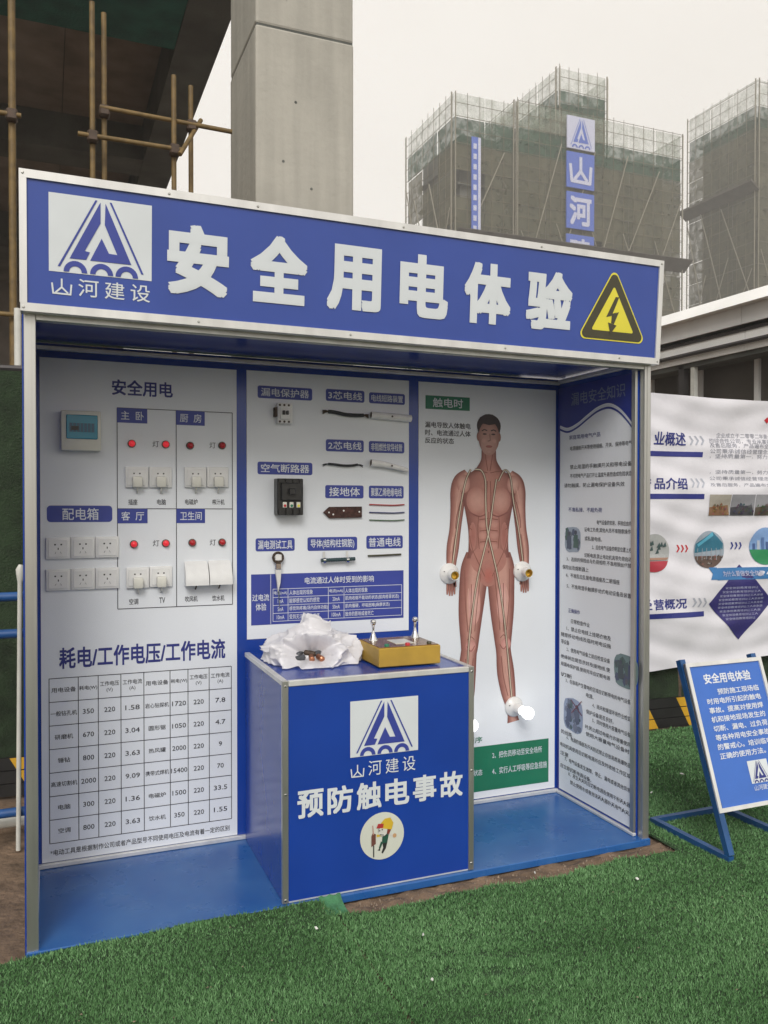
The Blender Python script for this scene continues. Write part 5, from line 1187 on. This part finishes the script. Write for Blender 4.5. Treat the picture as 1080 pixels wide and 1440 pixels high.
# ============================================================ TOWERS under construction
def tower(root_loc, label, blocks, faces_top, st=2.95):
    """blocks: (x0, x1, y0, y1, zsolid, ztop)"""
    r = empty('tower_block', root_loc, label, 'high-rise'); poles = MB(); pale = MB(); deck = MB()
    for bi, (x0, x1, y0, y1, zs, zt) in enumerate(blocks):
        ob('concrete_core', MB().box(x0+1.6, x1-1.6, y0+1.6, y1-1.0, 0, zs-1.2), M['tconc'], r)
        z = 20.0; lev = [z+k*st for k in range(40) if z+k*st < zs-1]
        for z in lev: ob('floor_slab', MB().box(x0+1.0, x1-1.0, y0+1.0, y1-.8, z-.15, z), M['tconc'], r)
        zz = 18.0
        while zz < zt-.3:
            z1_ = min(zz+st*1.0, zt); top = zz > zs-.6
            mk = 'netL' if top else ('netG' if zz > zs-st*1.25 else 'netA')
            for (a, c, fx) in ((x0, x1, 'f'), (y0, y1, 'l'), (y0, y1, 'r')):
                n = max(1, round((c-a)/4.2))
                for k in range(n):
                    s, e = a+(c-a)*k/n+.03, a+(c-a)*(k+1)/n-.03; o_ = random.uniform(-.06, .06); bg_ = random.uniform(.02, .14)
                    if random.random() < .04 and not top: continue
                    q = MB(); nn = 3
                    for jj in range(nn+1):
                        for ii in range(nn+1):
                            p_ = s+(e-s)*ii/nn; h_ = zz+.02+(z1_-zz-.04)*jj/nn; dd = o_-bg_*math.sin(math.pi*ii/nn)*math.sin(math.pi*jj/nn)
                            q.v.append((p_, y0+dd, h_) if fx == 'f' else ((x0+dd, p_, h_) if fx == 'l' else (x1-dd, p_, h_)))
                    q.f = [(jj*(nn+1)+ii, jj*(nn+1)+ii+1, (jj+1)*(nn+1)+ii+1, (jj+1)*(nn+1)+ii) for jj in range(nn) for ii in range(nn)]
                    ob('net_panel', q, M[mk], r)
            zz += st
        for (a, c, fx) in ((x0, x1, 'f'), (y0, y1, 'l'), (y0, y1, 'r')):
            def pt(p, z, o=.25): return (p, y0-o, z) if fx == 'f' else ((x0-o, p, z) if fx == 'l' else (x1+o, p, z))
            n = max(2, round((c-a)/1.5))
            for k in range(n+1):
                p_ = a+(c-a)*k/n; poles.beam(pt(p_, 16), pt(p_, zt+random.uniform(-.1, .35)), .045)
            z = 18.
            while z < zt+.2:
                poles.beam(pt(a, z), pt(c, z), .045); z += st/2
            for k in range(max(1, int((c-a)/4))):
                p_ = a+(c-a)*(k+.1)/max(1, int((c-a)/4)); pale.beam(pt(p_, 24+random.uniform(0, 6), .32), pt(min(c, p_+5.5), 38+random.uniform(0, 6), .32), .10)
                pale.beam(pt(min(c, p_+5), 22, .33), pt(p_, 33+random.uniform(-2, 2), .33), .09)
            pale.beam(pt(a, 16, .36), pt(a, zt, .36), .09); pale.beam(pt(c, 16, .36), pt(c, zt, .36), .09)
    ob('scaffold_tubes', poles, M['tpole'], r)['kind'] = 'stuff'
    ob('bracing_tubes', pale, M['tpale'], r)
    return r
tA = tower((58, 86, 0), 'green-netted tower under construction with blue character boards on its front', [(42.4, 50.2, 80.3, 93, 44.6, 47.2), (50.25, 74.2, 80, 93, 44.8, 47.6), (56.6, 63.4, 81, 90, 50.9, 53.1)], None)
ob('catch_platform', MB().add([(42, 78.4, 31.6), (74.8, 78.4, 31.6), (74.8, 79.9, 30.6), (42, 79.9, 30.6), (42, 78.4, 31.5), (74.8, 78.4, 31.5), (74.8, 79.9, 30.3), (42, 79.9, 30.3)], [(0, 1, 2, 3), (7, 6, 5, 4), (0, 4, 5, 1), (1, 5, 6, 2), (2, 6, 7, 3), (3, 7, 4, 0)]), M['tdark'], tA)
tB = tower((94, 86, 0), 'second netted tower under construction, cut off by the right edge of the photo', [(86.5, 108, 79.6, 92, 53.6, 56.8)], None)
ob('catch_platform', MB().add([(84.9, 79, 43.4), (86.3, 79, 42.4), (86.3, 92.4, 42.4), (84.9, 92.4, 43.4), (84.9, 79, 43.1), (86.3, 79, 42.1), (86.3, 92.4, 42.1), (84.9, 92.4, 43.1)], [(0, 1, 2, 3), (7, 6, 5, 4), (0, 4, 5, 1), (1, 5, 6, 2), (2, 6, 7, 3), (3, 7, 4, 0)]), M['tdark'], tB)
# boards on tower A
def P_t(u, v, o=0): return (u, 79.45-o, v)
M['tboard'] = mat('tower_board_blue', (.06, .12, .48), .5, var=.06); M['twhite'] = mat('tower_board_white', (.5, .52, .66), .5, var=.05)
def tboard(u0, v0, u1, v1, mk, nm='character_board'):
    return ob(nm, MB().box(u0, u1, 79.46, 79.62, v0, v1), M[mk], tA)
bo = tboard(56.85, 43.1, 60.75, 46.9, 'twhite'); q = MB(); logo(q, 57.0, 43.2, 60.6, 46.8, P_t, .02); ob('emblem', q, M['tboard'], bo)
for (v0, v1), ch in (((38.5, 42.7), '山'), ((33.7, 38.0), '河'), ((28.9, 33.0), '建'), ((24.2, 28.3), '设')):
    bo = tboard(56.8, v0, 60.7, v1, 'tboard'); q = MB(); (shan(q, (57.2, v0+.6, 60.3, v1-.5), P_t, .03, .13) if ch == '山' else text(q, ch, (57.2, v0+.4, 60.3, v1-.45), P_t, .03, .02, 3)); ob('character', q, M['twhite'], bo)
bo = ob('vertical_slogan', MB().box(44.35, 45.15, 79.75, 79.9, 24, 42.4), M['tboard'], tA)
q = MB()
for k in range(14): z = 41.4-k*1.15; q.box(44.55, 44.95, 79.70, 79.745, z-.35, z+.25); 
ob('slogan_marks', q, M['twhite'], bo); ob('slogan_edge', MB().box(45.17, 45.5, 79.75, 79.9, 24, 42.4), M['twhite'], bo)
# ============================================================ HAZE
hz = MB().box(-60, 160, -30, 130, -1.2, 62)
hm_ = bpy.data.materials.new('haze'); hm_.use_nodes = True; n = hm_.node_tree.nodes; n.remove(n['Principled BSDF'])
v = n.new('ShaderNodeVolumePrincipled'); v.inputs['Color'].default_value = (.92, .91, .87, 1); v.inputs['Density'].default_value = .0025
hm_.node_tree.links.new(v.outputs[0], n['Material Output'].inputs['Volume'])
tag(ob('haze', hz, hm_), kind='stuff')
